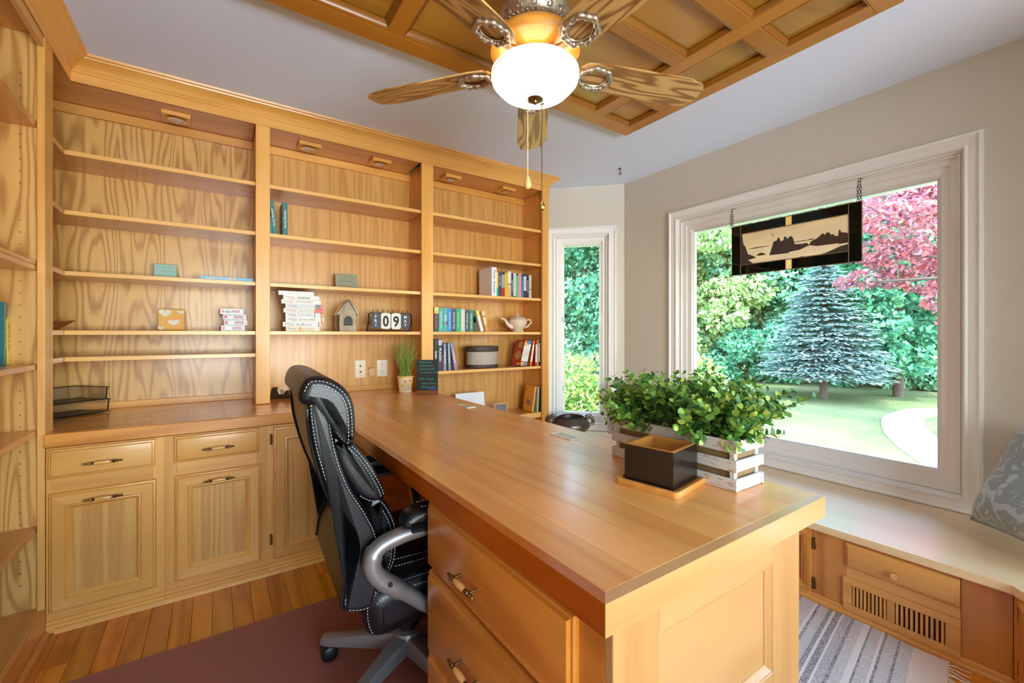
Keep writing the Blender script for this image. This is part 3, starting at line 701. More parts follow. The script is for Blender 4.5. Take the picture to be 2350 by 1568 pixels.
# ---------------------------------------------------------------- office chair (faces +x in its own space)
ch = thing('office_chair', 'black leather executive office chair with white stitching pulled up to the desk', 'chair', (.558, 1.475, .004), local=True, rot=R(-3))
def pillow(prof, hw, rnd, n=6, yc=0., ny=9):
    """side profile swept across the width, its edge rolled over with radius rnd at both ends"""
    P = np.array(catmull(prof, n)); Q = np.roll(P, -1, 0)-np.roll(P, 1, 0); nr = np.stack([Q[:, 1], -Q[:, 0]], 1); nr /= np.linalg.norm(nr, axis=1)[:, None]
    area = .5*np.sum(P[:, 0]*np.roll(P[:, 1], -1)-np.roll(P[:, 0], -1)*P[:, 1])
    if area < 0: nr = -nr
    half = [(-hw+rnd*(1-math.sin(q)), rnd*(1-math.cos(q))) for q in np.linspace(math.pi/2*.98, 0, ny)]
    full = half+[(-y, d) for y, d in half[::-1]]
    return [[(p[0], yc+y, p[1]) for p in P-nr*d] for y, d in full]
def pil(name, prof, hw, rnd, mat, parent, yc=0., n=6):
    mb = MB(); rr_ = pillow(prof, hw, rnd, n, yc); mb.loft(rr_, cap=False)
    for c_ in (rr_[0], rr_[-1]): o_ = mb.pts(c_); mb.face([o_+k for k in range(len(c_))])
    return mb.build(name, mat, parent, smooth=55)
shell = [(-.250, .405), (-.262, .43), (-.250, .50), (-.232, .56), (-.236, .61), (-.264, .66), (-.299, .74), (-.323, .82), (-.340, .90), (-.347, .985), (-.330, 1.0), (-.297, .985), (-.283, .91), (-.268, .83), (-.240, .75), (-.198, .675), (-.166, .60), (-.158, .52), (-.165, .44), (-.185, .395)]
sh = pil('back_shell', shell, .254, .016, BLACK, ch)
# thin piping along the rear edge of the shell
rear = [(-.262, .425), (-.250, .50), (-.233, .555), (-.237, .605), (-.265, .66), (-.300, .74), (-.324, .82), (-.341, .90), (-.346, .97)]
for s in (-1, 1):
    P = [(p[0]-.002, s*.249, p[1]) for p in catmull(rear, 6, False)]
    MB().tube(P, .0045, 6).build('piping', BLACK, ch, smooth=60)
head = [(-.362, .985), (-.366, 1.02), (-.345, 1.052), (-.300, 1.050), (-.255, 1.020), (-.232, .975), (-.226, .91), (-.232, .858), (-.262, .868), (-.288, .905), (-.305, .965)]
hd = pil('headrest', head, .266, .027, BLACK, ch)
lum = [(-.285, .890), (-.245, .876), (-.192, .815), (-.148, .735), (-.138, .695), (-.165, .678), (-.220, .71), (-.272, .80)]
lu = pil('lumbar_cushion', lum, .238, .027, BLACK, ch)
low = [(-.185, .70), (-.150, .695), (-.115, .64), (-.100, .58), (-.105, .50), (-.130, .46), (-.170, .47), (-.195, .58)]
lo_ = pil('lower_cushion', low, .236, .036, BLACK, ch)
seat = [(-.190, .318), (-.205, .37), (-.196, .425), (-.14, .455), (0, .462), (.17, .462), (.255, .445), (.285, .405), (.275, .355), (.22, .328), (.0, .312), (-.10, .300), (-.16, .300)]
se = pil('seat', seat, .266, .05, BLACK, ch)
def stitch(lines, parent, d=.0055, g=.0040, r_=.0008):
    mb = MB()
    for L_ in lines:
        L_ = [Vector(p) for p in L_]; acc = 0.; 
        cum = [0.]
        for a, b in zip(L_[:-1], L_[1:]): cum.append(cum[-1]+(b-a).length)
        def at(s):
            for i in range(len(L_)-1):
                if s <= cum[i+1]: t_ = (s-cum[i])/max(1e-9, cum[i+1]-cum[i]); return L_[i].lerp(L_[i+1], t_)
            return L_[-1]
        s = 0.
        while s+d < cum[-1]: mb.tube([at(s), at(s+d)], r_, 4); s += d+g
    o = mb.build('stitching', THREAD, parent); o['kind'] = 'stuff'; return o
def edge_line(prof, hw, rnd, i0, i1, inset, s, n=6, yc=0.):
    """points on the rolled edge of a pillow() body, between control points i0 and i1 of its profile"""
    P = np.array(catmull(prof, n)); Q = np.roll(P, -1, 0)-np.roll(P, 1, 0); nr = np.stack([Q[:, 1], -Q[:, 0]], 1); nr /= np.linalg.norm(nr, axis=1)[:, None]
    if .5*np.sum(P[:, 0]*np.roll(P[:, 1], -1)-np.roll(P[:, 0], -1)*P[:, 1]) < 0: nr = -nr
    c = max(0, 1-inset/rnd); y = hw-rnd*(1-math.sqrt(1-c*c))+.0007
    m_ = len(P); return [(P[k % m_][0]-nr[k % m_][0]*(inset-.0004), yc+s*y, P[k % m_][1]-nr[k % m_][1]*(inset-.0004)) for k in range(i0*n, i1*n+1)]
for body, prof, hw_, rn_, segs in ((sh, shell, .254, .016, ((11, 18, .009), (1, 9, .009), (18, 20, .008))), (hd, head, .266, .027, ((1, 7, .012), (8, 10, .010), (2, 7, .022))), (lu, lum, .238, .027, ((0, 4, .008), (0, 4, .017), (5, 6, .008))), (lo_, low, .236, .036, ((0, 5, .010), (1, 5, .022))), (se, seat, .266, .05, ((2, 7, .030), (2, 7, .012), (0, 2, .012)))):
    stitch([edge_line(prof, hw_, rn_, i0, i1, ins_, s) for i0, i1, ins_ in segs for s in (-1, 1)]+([[(-.3632+d_*.4, y, 1.010+d_) for y in np.linspace(-.23, .23, 30)] for d_ in (0, .014)] if body is hd else [])+([[(x, y, .4635) for x in np.linspace(-.1, .24, 20)] for y in (-.19, -.15)] if body is se else []), body)
def arm(s):
    y = s*.290
    P = catmull([(.075, .352), (-.02, .372), (-.09, .428), (-.165, .490), (-.192, .535), (-.180, .575), (-.13, .596), (-.05, .606), (.04, .606), (.095, .575), (.122, .50), (.130, .42), (.115, .365)], 5)
    rr = []
    for x, z in P: rr.append(.020 if z > .57 else (.024 if x < -.12 else .020))
    mb = MB(); mb.tube([(x, y, z) for x, z in P], rr, 14, closed=True, flat=((0, 1, 0), 1.25))
    a = mb.build('armrest', SILVER, ch, smooth=60)
    pad = [(-.112, .628), (-.104, .655), (-.07, .672), (.0, .676), (.10, .672), (.14, .655), (.148, .632), (.10, .620), (0, .618), (-.08, .618)]
    p = pil('arm_pad', pad, .040, .022, BLACK, a, yc=y); stitch([[(q[0], y+k*.0385, q[1]) for q in catmull([(-.10, .647), (-.07, .658), (.0, .662), (.10, .658)], 6, False)] for k in (-1, 1)]+[[(x, y+k*.02, .6765) for x in np.linspace(-.06, .1, 12)] for k in (-1, 1)], a)
    pb = MB().box((-.09, y-.03, .606), (.12, y+.03, .622), .006).build('pad_base', BLACKP, a)
    for (x, z) in ((-.155, .572), (-.150, .487)):
        MB().tube([(x, y+s*.028, z), (x, y+s*.0335, z)], .0065, 12).build('bolt', BLACKP, a, smooth=40)
    MB().box((-.01, s*.255, .342), (.09, s*.290, .372), .006).build('arm_bracket', SILVER, a)
arm(-1); arm(1)
MB().lathe([(.030, .09), (.030, .16), (.046, .162), (.046, .225), (.030, .23), (.030, .30)], seg=24).build('gas_lift', BLACKP, ch, smooth=40)
MB().box((-.12, -.10, .268), (.14, .10, .312), .012).build('tilt_mechanism', BLACKP, ch)
lv = MB(); lv.tube([(.02, -.10, .275), (.03, -.20, .272), (.03, -.235, .255)], .005, 6); lv.build('lever', BLACKP, ch, smooth=40)
lv = MB(); lv.tube([(.03, -.235, .256), (.027, -.245, .225), (.020, -.250, .190), (.015, -.252, .175)], [.008, .013, .014, .008], 10, flat=((1, 0, 0), 1.5)); lv.build('lever_grip', BLACKP, ch, smooth=50)
MB().lathe([(.055, .075), (.056, .11), (.046, .135), (.034, .14)], seg=28).build('hub', SILVER, ch, smooth=40)
for k in range(5):
    a = R(142+72*k-3+3); ca, sa = math.cos(a), math.sin(a)
    rings = []
    for r_, zt, th, w in ((.02, .132, .06, .034), (.07, .125, .052, .032), (.14, .112, .044, .027), (.22, .098, .036, .024), (.29, .088, .030, .024), (.315, .084, .026, .019)):
        sec = [(-w, zt-th), (-w, zt-.014), (-w*.72, zt-.003), (0, zt), (w*.72, zt-.003), (w, zt-.014), (w, zt-th)]
        rings.append([(r_*ca-q*sa, r_*sa+q*ca, z) for q, z in sec])
    lg = MB().loft(rings).build('leg', SILVER, ch, smooth=35)
    cx_, cy_ = .292*ca, .292*sa; b = a+R(35)
    cb, sb = math.cos(b), math.sin(b)
    mb = MB(); mb.tube([(cx_, cy_, .045), (cx_, cy_, .066)], .007, 8)
    rings = []
    for q in np.linspace(R(10), R(175), 9): rings.append([(cx_+cb*(.031*math.cos(q))-sb*w_, cy_+sb*(.031*math.cos(q))+cb*w_, .029+.031*math.sin(q)) for w_ in (-.026, -.009, .009, .026)])
    mb.loft(rings, cap=False, closed=False)
    ca_ = mb.build('caster', BLACKP, lg, smooth=50)
    for s in (-1, 1):
        mb = MB(); mb.xf = Matrix.Translation((cx_-sb*s*.017, cy_+cb*s*.017, .028)) @ Matrix.Rotation(b, 4, 'Z') @ Matrix.Rotation(R(-90*s), 4, 'X')
        mb.lathe([(.0265, -.008), (.028, -.004), (.028, .004), (.024, .009), (.015, .012), (.0001, .0135)], seg=24); mb.build('wheel', BLACKP, lg, smooth=40)
# ---------------------------------------------------------------- ceiling fan
fx, fy = .904, 1.191
fan = thing('ceiling_fan', 'five-blade oak ceiling fan with ornate brackets and lit frosted bowl', 'ceiling fan', (fx, fy, 2.40), local=True)
fz = lambda z: z-2.40
MB().lathe([(.06, fz(2.404)), (.100, fz(2.404)), (.104, fz(2.39)), (.104, fz(2.275)), (.118, fz(2.262)), (.124, fz(2.250)), (.120, fz(2.238)), (.110, fz(2.226)), (.108, fz(2.212)), (.116, fz(2.202)), (.116, fz(2.194)), (.105, fz(2.190))], seg=48).build('canopy', PEWTER, fan, smooth=40)
mb = MB()
for j in range(44):
    a = 2*math.pi*j/44; r_ = .1175
    mb.lathe([(.0001, .004), (.0045, .0025), (.0055, 0), (.0045, -.0025), (.0001, -.004)], (r_*math.cos(a), r_*math.sin(a), fz(2.198)), 6)
bd = mb.build('beaded_band', PEWTER, fan, smooth=50); bd['kind'] = 'stuff'
mb = MB()
for j in range(14):
    a = 2*math.pi*j/14
    sp = [(.113+.003*math.sin(q), a+.13*math.cos(q)*q/9, 2.224+.012*math.sin(q)*q/9) for q in np.linspace(2, 9, 18)]
    mb.tube([(r_*math.cos(t_), r_*math.sin(t_), fz(z)) for r_, t_, z in sp], .0026, 5)
sc_ = mb.build('scrollwork', PEWTER, fan, smooth=50); sc_['kind'] = 'stuff'
MB().lathe([(.100, fz(2.196)), (.118, fz(2.190)), (.138, fz(2.174)), (.152, fz(2.158)), (.157, fz(2.142)), (.152, fz(2.128)), (.135, fz(2.119)), (.110, fz(2.115)), (.08, fz(2.114))], seg=48).build('motor_housing', HOUSW, fan, smooth=40)
MB().lathe([(.075, fz(2.116)), (.080, fz(2.111)), (.080, fz(2.098)), (.060, fz(2.093)), (.050, fz(2.088)), (.045, fz(2.082)), (.05, fz(2.07))], seg=40).build('flywheel', BRASS, fan, smooth=35)
m, nt, b_ = base('lit_frosted_glass'); b_.inputs['Base Color'].default_value = (.9, .86, .8, 1); b_.inputs['Roughness'].default_value = .35
lw = nd(nt, 'ShaderNodeTexCoord'); nz = nd(nt, 'ShaderNodeTexNoise'); nz.inputs['Scale'].default_value = 7; nt.links.new(lw.outputs['Object'], nz.inputs['Vector'])
ge = nd(nt, 'ShaderNodeNewGeometry'); sz = nd(nt, 'ShaderNodeSeparateXYZ'); nt.links.new(ge.outputs['Normal'], sz.inputs[0])
dn = mth(nt, 'MAXIMUM', mth(nt, 'MULTIPLY', sz.outputs[2], -1.), 0.); upw = mth(nt, 'MAXIMUM', sz.outputs[2], 0.)
es = mth(nt, 'ADD', mth(nt, 'MULTIPLY_ADD', dn, 1.3, .42), mth(nt, 'MULTIPLY', upw, 3.5)); nt.links.new(mth(nt, 'MULTIPLY', es, mth(nt, 'MULTIPLY_ADD', nz.outputs[0], .6, .7)), b_.inputs['Emission Strength'])
b_.inputs['Emission Color'].default_value = (1, .88, .70, 1)
BOWL = m
MB().lathe([(.02, fz(2.078)), (.10, fz(2.080)), (.138, fz(2.075)), (.149, fz(2.062)), (.151, fz(2.046)), (.146, fz(2.030)), (.134, fz(2.016)), (.128, fz(2.010)), (.118, fz(2.000)), (.098, fz(1.988)), (.070, fz(1.979)), (.035, fz(1.974)), (.002, fz(1.973))], seg=56).build('light_bowl', BOWL, fan, smooth=60)
MB().lathe([(.026, fz(1.9745)), (.028, fz(1.972)), (.020, fz(1.968)), (.010, fz(1.966)), (.009, fz(1.962)), (.006, fz(1.958)), (.0002, fz(1.957))], seg=28).build('finial', BRASS, fan, smooth=40)
# blade meshes shared by the five blades
out = [(.155, .0), (.160, .030), (.180, .052), (.23, .061), (.40, .066), (.585, .070), (.612, .062), (.630, .060), (.645, .055), (.660, .035), (.662, .0)]
poly = out+[(x, -y) for x, y in out[::-1][1:-1]]
blade_me = MB().prism(poly, 'Z', -.003, .003).mesh('blade'); blade_me.materials.append(BLADE)
mb = MB()
ringp = []
N_ = 72
for j in range(N_):
    q = 2*math.pi*j/N_; rr = 1+.045*math.cos(7*q); ringp.append((.225+.058*rr*math.cos(q), .045*rr*math.sin(q), -.010))
mb.tube(ringp, [.0095+.0018*math.cos(14*2*math.pi*j/N_) for j in range(N_)], 8, closed=True)
for q in (0, R(52), R(-52)):
    c0 = (.225+.060*math.cos(q), .047*math.sin(q), -.012)
    mb.lathe([(.0001, -.009), (.005, -.006), (.009, 0), (.006, .006), (.0001, .008)], c0, 8)
mb.tube([(.225+.046*math.cos(2*math.pi*j/40), .034*math.sin(2*math.pi*j/40), -.008) for j in range(40)], .0035, 6, closed=True)
orn = mb.mesh('bracket', 50); orn.materials.append(PEWTER)
mb = MB()
for s in (-1, 1): mb.tube([(.060, s*.012, .012), (.085, s*.010, .010), (.110, s*.008, .000), (.140, s*.006, -.008), (.172, s*.006, -.010)], [.009, .0085, .008, .008, .007], 8)
mb.box((.045, -.022, .006), (.078, .022, .018), .003)
arm_me = mb.mesh('bracket_arm', 50); arm_me.materials.append(BRASS)
for k in range(5):
    M = Matrix.Translation((0, 0, fz(2.088))) @ Matrix.Rotation(R(54.26+72*k), 4, 'Z')
    Mb = M @ Matrix.Rotation(R(-11), 4, 'X')
    bl = ob('blade', blade_me, None, fan, Mb)
    ob('bracket', orn, None, bl); ob('bracket_arm', arm_me, None, bl, Matrix.Rotation(R(11), 4, 'X'))
def chain(x, y, z0, z1, mat, knob, kmat, lab):
    P = [(x-fx, y-fy, fz(z)) for z in np.linspace(z0, z1+.03, 50)]
    rr = [.0022 if i % 2 else .0012 for i in range(50)]
    c = MB().tube(P, rr, 6).build('pull_chain', mat, fan, smooth=60)
    MB().lathe([(.007, z0-z1-.03), (.009, z0-z1-.032), (.003, z0-z1-.035)], (x-fx, y-fy, fz(z1)+.03), 16).build('chain_bushing', BRASS, c)
    MB().lathe(knob, (x-fx, y-fy, fz(z1)), 20).build('pull_knob', kmat, c, smooth=50)
CHAINL = pm('cream_cord', (216, 200, 160), .6, noise=.1)
chain(.856, 1.168, 1.985, 1.660, CHAINL, [(.0002, .034), (.005, .033), (.008, .024), (.0125, .008), (.011, -.002), (.006, -.008), (.0002, -.009)], wood('pull_wood', (230, 196, 140), (206, 166, 106), 'Z', fig=.2, rough=.4), '')
chain(.943, 1.203, 1.978, 1.612, BRASS, [(.0002, .026), (.004, .024), (.004, .018), (.009, .014), (.012, .006), (.012, -.004), (.009, -.010), (.0002, -.013)], BRASSL, '')
# ---------------------------------------------------------------- books
def cm(c, rough=.45): return pm('print_%d_%d_%d' % tuple(c), c, rough, coat=.25, noise=.06, nscale=50)
RX, UZ = (1, 0, 0), (0, 0, 1)
def book(label, group, M, t, h, d, col, title=None, tc=None, flat=False, bands=(), tfit=.8, tz=.5, side=None, th=.55):
    """spine faces -y; flat=True: lies with the spine reading upright. M places the lower left front corner of the spine"""
    if flat: M = M @ Matrix.Translation((0, 0, t)) @ Matrix.Rotation(R(90), 4, 'Y')
    r_ = thing('book', label, 'book', (0, 0, 0), group, local=True); r_.matrix_basis = M
    c = .0014
    cv = MB().prism([(0, 0), (t, 0), (t, d), (t-c, d), (t-c, c), (c, c), (c, d), (0, d)], 'Z', 0, h).build('cover', cm(col), r_)
    MB().box((c, c, .002), (t-c, d-.003, h-.002)).build('pages', PAPER, r_)
    for b0, b1, bc_ in bands: MB().box((.0002, -.0005, h*b0), (t-.0002, .0003, h*b1)).build('spine_band', cm(bc_), r_)
    if title:
        ri, up = ((0, 0, 1), (-1, 0, 0)) if flat else ((0, 0, -1), (1, 0, 0))
        co, fa, dd = text_mesh(title, .01)
        w = min(h*tfit, dd[0]/dd[1]*t*th)
        letter(title, tc or WINK, r_, (t/2, -.0009, h*tz), ri, up, w=w, h=min(t*th, w*dd[1]/dd[0]*1.25), bold=.01)
    if side: side(r_, t, h, d)
    return r_
TR = Matrix.Translation
def lean(x, y, z, ang, yaw=0): return TR((x, y, z)) @ Matrix.Rotation(R(yaw), 4, 'Z') @ Matrix.Rotation(R(ang), 4, 'Y')
Z1, Z2, Z3, Z4, Z5, Z6 = 2.015, 1.74, 1.46, 1.187, .911, .536
e_ = .0006
# teal shrink-wrapped books, middle bay
g = 'teal books on the second shelf'
book('teal wrapped book half hidden by the stile, leaning on the next', g, lean(.2435, 2.84, Z2+e_, -4), .026, .195, .14, (24, 116, 116), 'Learning Curves')
book('teal wrapped book leaning at the middle of three', g, lean(.272, 2.84, Z2+e_+.0, -7), .026, .197, .14, (20, 112, 112), 'Learning Curves')
book('teal wrapped book standing upright, last of three', g, TR((.3215, 2.845, Z2+e_)), .027, .198, .14, (18, 108, 108), 'Learning Curves')
# stack of white paperbacks
stack = [(.3, .49, 'plain slim white paperback topping the tall stack', '', (206, 204, 206), INK, ()), (.324, .519, 'white paperback second from the top with large black title', 'Food & Love', (208, 206, 204), INK, ()), (.315, .529, 'white paperback third from the top with dark red title', 'Curvy & Confident', (208, 206, 204), cm((150, 30, 36)), ()), (.336, .542, 'white paperback fourth from the top with grey and orange end', 'The Dating Game', (196, 198, 206), cm((150, 150, 156)), ((.78, .93, (90, 90, 100)), (.93, 1, (224, 90, 50)))), (.326, .544, 'paperback fifth from the top with red end band', 'Teacher Tales', (200, 194, 192), cm((150, 160, 160)), ((.76, 1, (206, 44, 40)),)), (.336, .524, 'white paperback sixth from the top with purple end edge', 'Thanks to My Mom', (204, 202, 208), cm((140, 140, 156)), ((.82, .845, (90, 70, 150)),)), (.336, .544, 'white paperback seventh from the top with long grey title', 'Stay-at-Home Moms', (208, 206, 206), cm((90, 106, 110)), ((.92, .96, (200, 70, 60)),)), (.322, .527, 'white paperback eighth from the top of the stack', 'Best Mom Ever!', (210, 208, 210), cm((110, 110, 124)), ((.93, .96, (90, 60, 150)),)), (.338, .532, 'cream paperback at the bottom of the tall white stack', 'Mothers of Preschoolers', (214, 202, 186), cm((186, 120, 60)), ((.36, .43, (236, 160, 70)), (.94, .98, (200, 70, 50))))]
zt = [1.423, 1.398, 1.373, 1.348, 1.322, 1.296, 1.269, 1.241, 1.214, 1.1876]
RED = cm((176, 40, 44))
for i, (xa, xb_, lb, ti, col, tcol, bands) in enumerate(stack):
    t_ = zt[i]-zt[i+1]-.0006; L_ = xb_-xa; yy = 2.835+(.012 if i == 0 else random.uniform(0, .010))
    r_ = book(lb, 'white paperbacks stacked in the middle bay', TR((xa, yy, zt[i+1]+.0004)), t_, L_, .135, col, None, flat=True, bands=bands)
    if ti: letter(ti, tcol, r_, (t_/2, -.0009, L_*.56), (0, 0, 1), (-1, 0, 0), w=L_*min(.44, .03*len(ti)), h=t_*.52, bold=.01)
    if i: letter('Chicken Soup', RED if i in (1, 2, 4) else INK, r_, (t_*.42, -.0009, L_*.17), (0, 0, 1), (-1, 0, 0), w=L_*.24, h=t_*.34, bold=.01); letter('for the Soul', RED if i in (1, 2, 4) else INK, r_, (t_*.72, -.0009, L_*.22), (0, 0, 1), (-1, 0, 0), w=L_*.14, h=t_*.2, bold=.01)
# rose books
PINK = cm((226, 70, 140)); GOLD = pm('gold_foil', (222, 206, 160), .25, .8, noise=.1)
for i, (xa, xb_, lb) in enumerate(((.024, .135, 'white and pink paperback at the bottom of the four-book stack'), (.037, .146, 'white and pink paperback second from bottom of the four-book stack'), (.033, .143, 'white and pink paperback third from bottom of the four-book stack'), (.020, .129, 'white and pink paperback on top of the four-book stack'))):
    z_ = Z4+e_+i*.0305; t_ = .0298; L_ = xb_-xa
    r_ = book(lb, 'pink titled paperbacks in the corner bay', TR((xa, 2.85, z_)) @ Matrix.Rotation(R((6, -10, -12, 5)[i]*.4), 4, 'Z'), t_, L_, .15, (208, 206, 214), None, flat=True)
    MB().box((t_*.25, -.0006, L_*.06), (t_*.72, .0002, L_*.155)).build('emblem', PINK, r_)
    letter('ROSÉ', INK if i == 3 else GOLD, r_, (t_*.5, -.0009, L_*.31), (0, 0, 1), (-1, 0, 0), w=L_*.20, h=t_*.46, bold=.012)
    letter('RIVETER', pm('rose_ink', (176, 50, 100), .6), r_, (t_*.5, -.0009, L_*.66), (0, 0, 1), (-1, 0, 0), w=L_*.36, h=t_*.46, bold=.012)
book('flat blue book lying on the corner bay shelf above the small tiles', None, TR((-.064, 2.835, Z3+.0004)), .019, .238, .15, (70, 160, 206), 'WOMEN WHO DARED', None, flat=True, tfit=.5, tz=.34, bands=((.60, .65, (232, 160, 60)),))
# end bay, upper row
g = 'row of paperbacks in the end bay upper shelf'
row = [(.044, .218, .19, (232, 232, 240), 'Purity  Franzen', cm((70, 90, 150)), (), 'tall thick white hardback leading the upper row'), (.020, .185, .14, (244, 206, 104), None, None, ((0, .36, (60, 170, 140)),), 'yellow and green spine beside the thick white hardback'), (.028, .188, .14, (58, 50, 58), 'John Daly', WINK, ((.84, 1, (64, 70, 110)),), 'dark photographic spine third in the upper row'), (.030, .188, .14, (156, 170, 168), 'The Butler', INK, ((0, .34, (206, 38, 34)), (.9, 1, (40, 40, 44))), 'grey spine with red lower third in the upper row'), (.026, .186, .14, (228, 182, 40), None, None, (), 'plain bright yellow spine in the upper row'), (.031, .200, .14, (210, 180, 130), 'Love Life', WINK, ((.52, 1, (226, 222, 220)), (.47, .52, (40, 40, 44))), 'white over tan spine with black band in the upper row'), (.018, .180, .14, (44, 48, 58), 'Lea Michele Innocent', WINK, (), 'slim charcoal spine with white lettering in the upper row'), (.028, .190, .14, (198, 206, 196), None, None, ((.0, .04, (40, 40, 40)),), 'pale grey green spine in the upper row'), (.019, .184, .14, (80, 186, 150), None, None, ((.94, 1, (44, 60, 60)),), 'mint green spine in the upper row'), (.027, .192, .14, (226, 150, 126), None, None, (), 'salmon pink spine in the upper row'), (.023, .190, .14, (66, 116, 180), None, None, ((.86, 1, (60, 70, 120)),), 'denim blue spine in the upper row'), (.024, .190, .14, (24, 24, 30), 'Tiny Little', INK, ((.30, .90, (222, 220, 226)),), 'black spine with white upper label in the upper row'), (.024, .186, .14, (34, 28, 30), 'Running with Scissors', WINK, (), 'black spine with boxed white lettering in the upper row'), (.025, .184, .14, (202, 188, 180), None, None, ((.36, .39, (40, 34, 34)),), 'beige spine closing the upper row')]
x = 1.728
for i, (t_, h_, d_, c_, ti, tc_, bd_, lb) in enumerate(row):
    book(lb, g, TR((x, 2.818 if i == 0 else 2.828, Z3+e_)), t_, h_, d_, c_, ti, tc_, bands=bd_, tfit=.78 if i == 0 else .5, tz=.5 if i in (0, 6, 12) else .62 if i != 3 else .18, th=.62); x += t_+.0012
# small lines of text on the back cover of the tall hardback
# second row
g = 'row of novels beside the teapot'
row = [(.034, .172, (52, 50, 52), 'Secrets and Lies', cm((210, 50, 56)), ((.74, 1, (228, 208, 104)),), 'charcoal spine with yellow top, first beside the stile'), (.036, .168, (66, 172, 160), 'Danielle Steel  Journey', WINK, (), 'turquoise spine second in the novel row'), (.030, .168, (92, 166, 174), 'Echoes', WINK, ((.28, .42, (60, 70, 70)),), 'dusty teal spine third in the novel row'), (.031, .164, (56, 142, 206), 'Danielle Steel  Coming Out', WINK, (), 'sky blue spine in the novel row'), (.035, .164, (70, 78, 108), 'Danielle Steel  Wings', WINK, (), 'slate navy spine in the novel row'), (.037, .166, (24, 172, 120), 'Danielle Steel  Power', cm((240, 224, 120)), (), 'emerald green spine in the novel row'), (.034, .163, (196, 206, 208), 'Danielle Steel', cm((240, 226, 160)), (), 'pale silver spine in the novel row'), (.032, .160, (72, 82, 86), 'Danielle Steel  Legacy', WINK, (), 'dark grey spine in the novel row'), (.036, .160, (42, 132, 108), 'Vampire Chronicles', WINK, (), 'forest green spine last of the upright novels')]
x = 1.2635
for t_, h_, c_, ti, tc_, bd_, lb in row:
    book(lb, g, TR((x, 2.828, Z4+e_)), t_-.001, h_, .11, c_, ti, tc_, bands=bd_, tfit=.72, tz=.48, th=.6); x += t_+.001
def cov(r_, t, h, d):
    MB().box((-.0006, .03, h*.45), (.0004, d-.02, h*.75)).build('cover_art', cm((36, 60, 70)), r_)
book('white paperback leaning left with a yellow topped spine', g, lean(1.640, 2.828, Z4+e_, -16), .024, .160, .11, (236, 230, 220), None, None, bands=((.72, 1, (240, 222, 90)),), side=cov)
book('cream and orange paperback leaning at the end of the novels', g, lean(1.682, 2.830, Z4+e_, -13), .024, .156, .11, (236, 206, 150), None, None, bands=((0, .35, (214, 140, 70)), (.70, .78, (186, 90, 80))))
# lower row left
g = 'books beside the oval box'
low_row = [(.027, .222, (30, 30, 34), 'Ender', WINK, 0, 'black spine half hidden behind the chalkboard'), (.029, .224, (44, 52, 62), 'PRADERS', WINK, 0, 'blue black spine with pale picture at top'), (.008, .11, (150, 60, 90), None, None, 0, 'thin plum booklet between the dark spines and paperbacks'), (.018, .192, (140, 142, 180), 'BLEACH ANNE', WINK, -1, 'periwinkle paperback leaning slightly near the oval box'), (.017, .194, (130, 160, 160), 'DARK PRINCE', WINK, -2, 'grey green paperback between two purple ones')]
xx = [1.2640, 1.2945, 1.3270, 1.3390, 1.3745]
for (t_, h_, c_, ti, tc_, an, lb), x in zip(low_row, xx):
    book(lb, g, lean(x, 2.828, Z5+e_, an), t_, h_, .12, c_, ti, tc_, bands=(((.80, .97, (190, 180, 206)),) if 'pale picture' in lb else ()), th=.6)
def cov2(r_, t, h, d):
    MB().box((-.0006, .012, h*.05), (.0004, d-.02, h*.16)).build('price_label', cm((210, 186, 140)), r_)
    MB().box((-.0006, .010, h*.40), (.0004, d-.01, h*.93)).build('cover_art', cm((150, 50, 44)), r_)
book('mauve paperback leaning steeply beside the oval box', g, lean(1.421, 2.826, Z5+e_, -10), .022, .195, .13, (160, 130, 184), 'CAT NIGHTS', WINK, side=cov2)
# orange series
g = 'puzzle and study books leaning at the shelf end'
def covo(r_, t, h, d):
    MB().box((-.0006, d*.18, h*.70), (.0004, d*.60, h*.94)).build('cover_label', cm((206, 180, 130)), r_)
    CR = cm((214, 176, 120))
    mb = MB(); mb.box((-.0006, d*.30, h*.24), (.0004, d*.62, h*.56)); mb.box((-.0007, d*.14, h*.31), (.0003, d*.80, h*.48)); mb.build('cover_cross', CR, r_)
    MB().box((-.0006, d*.12, h*.03), (.0004, d*.42, h*.12)).build('barcode', cm((228, 216, 170)), r_)
sp = [(2.022, .026, 14, (206, 62, 28), 'Study Guide', ((.0, .06, (230, 90, 40)), (.20, .80, (238, 230, 214)), (.82, .92, (244, 190, 60)), (.06, .16, (244, 190, 60))), 'red orange workbook leaning in front of its series', .215, .125), (2.0405, .018, 14.4, (60, 140, 160), 'Study Guide', ((.18, .86, (232, 230, 220)), (.04, .14, (80, 180, 110))), 'teal edged workbook second of the leaning series', .212, .125), (2.060, .019, 14.8, (56, 96, 170), 'Study Guide', ((.18, .86, (230, 230, 228)), (.04, .14, (170, 110, 190))), 'blue edged workbook third of the leaning series', .214, .125), (2.111, .018, 10, (226, 112, 30), 'Study Guide', ((.18, .84, (238, 232, 220)),), 'orange workbook fourth of the leaning series', .208, .125), (2.163, .016, 2, (176, 34, 24), 'Study Guide', ((.14, .86, (236, 224, 214)),), 'dark red workbook fifth of the leaning series', .206, .125), (2.180, .015, 1, (196, 150, 100), None, (), 'tan spine beside the dark red workbook', .212, .12), (2.1985, .016, 0, (52, 44, 40), None, ((.16, .80, (206, 200, 190)), (.82, .92, (200, 196, 190))), 'black and white spine against the end panel', .205, .12)]
for x, t_, an, c_, ti, bd_, lb, h_, d_ in sp:
    book(lb, g, TR((x-h_*math.sin(R(an))*0-.0, 2.826, Z5+e_)) @ Matrix.Rotation(R(an), 4, 'Y') @ TR((-t_, 0, 0)), t_*.96, h_*.98, d_, c_, ti, INK, bands=bd_, tz=.5, tfit=.45, th=.45, side=covo if c_ == (206, 62, 28) else None)
g = 'books on the lowest visible shelf'
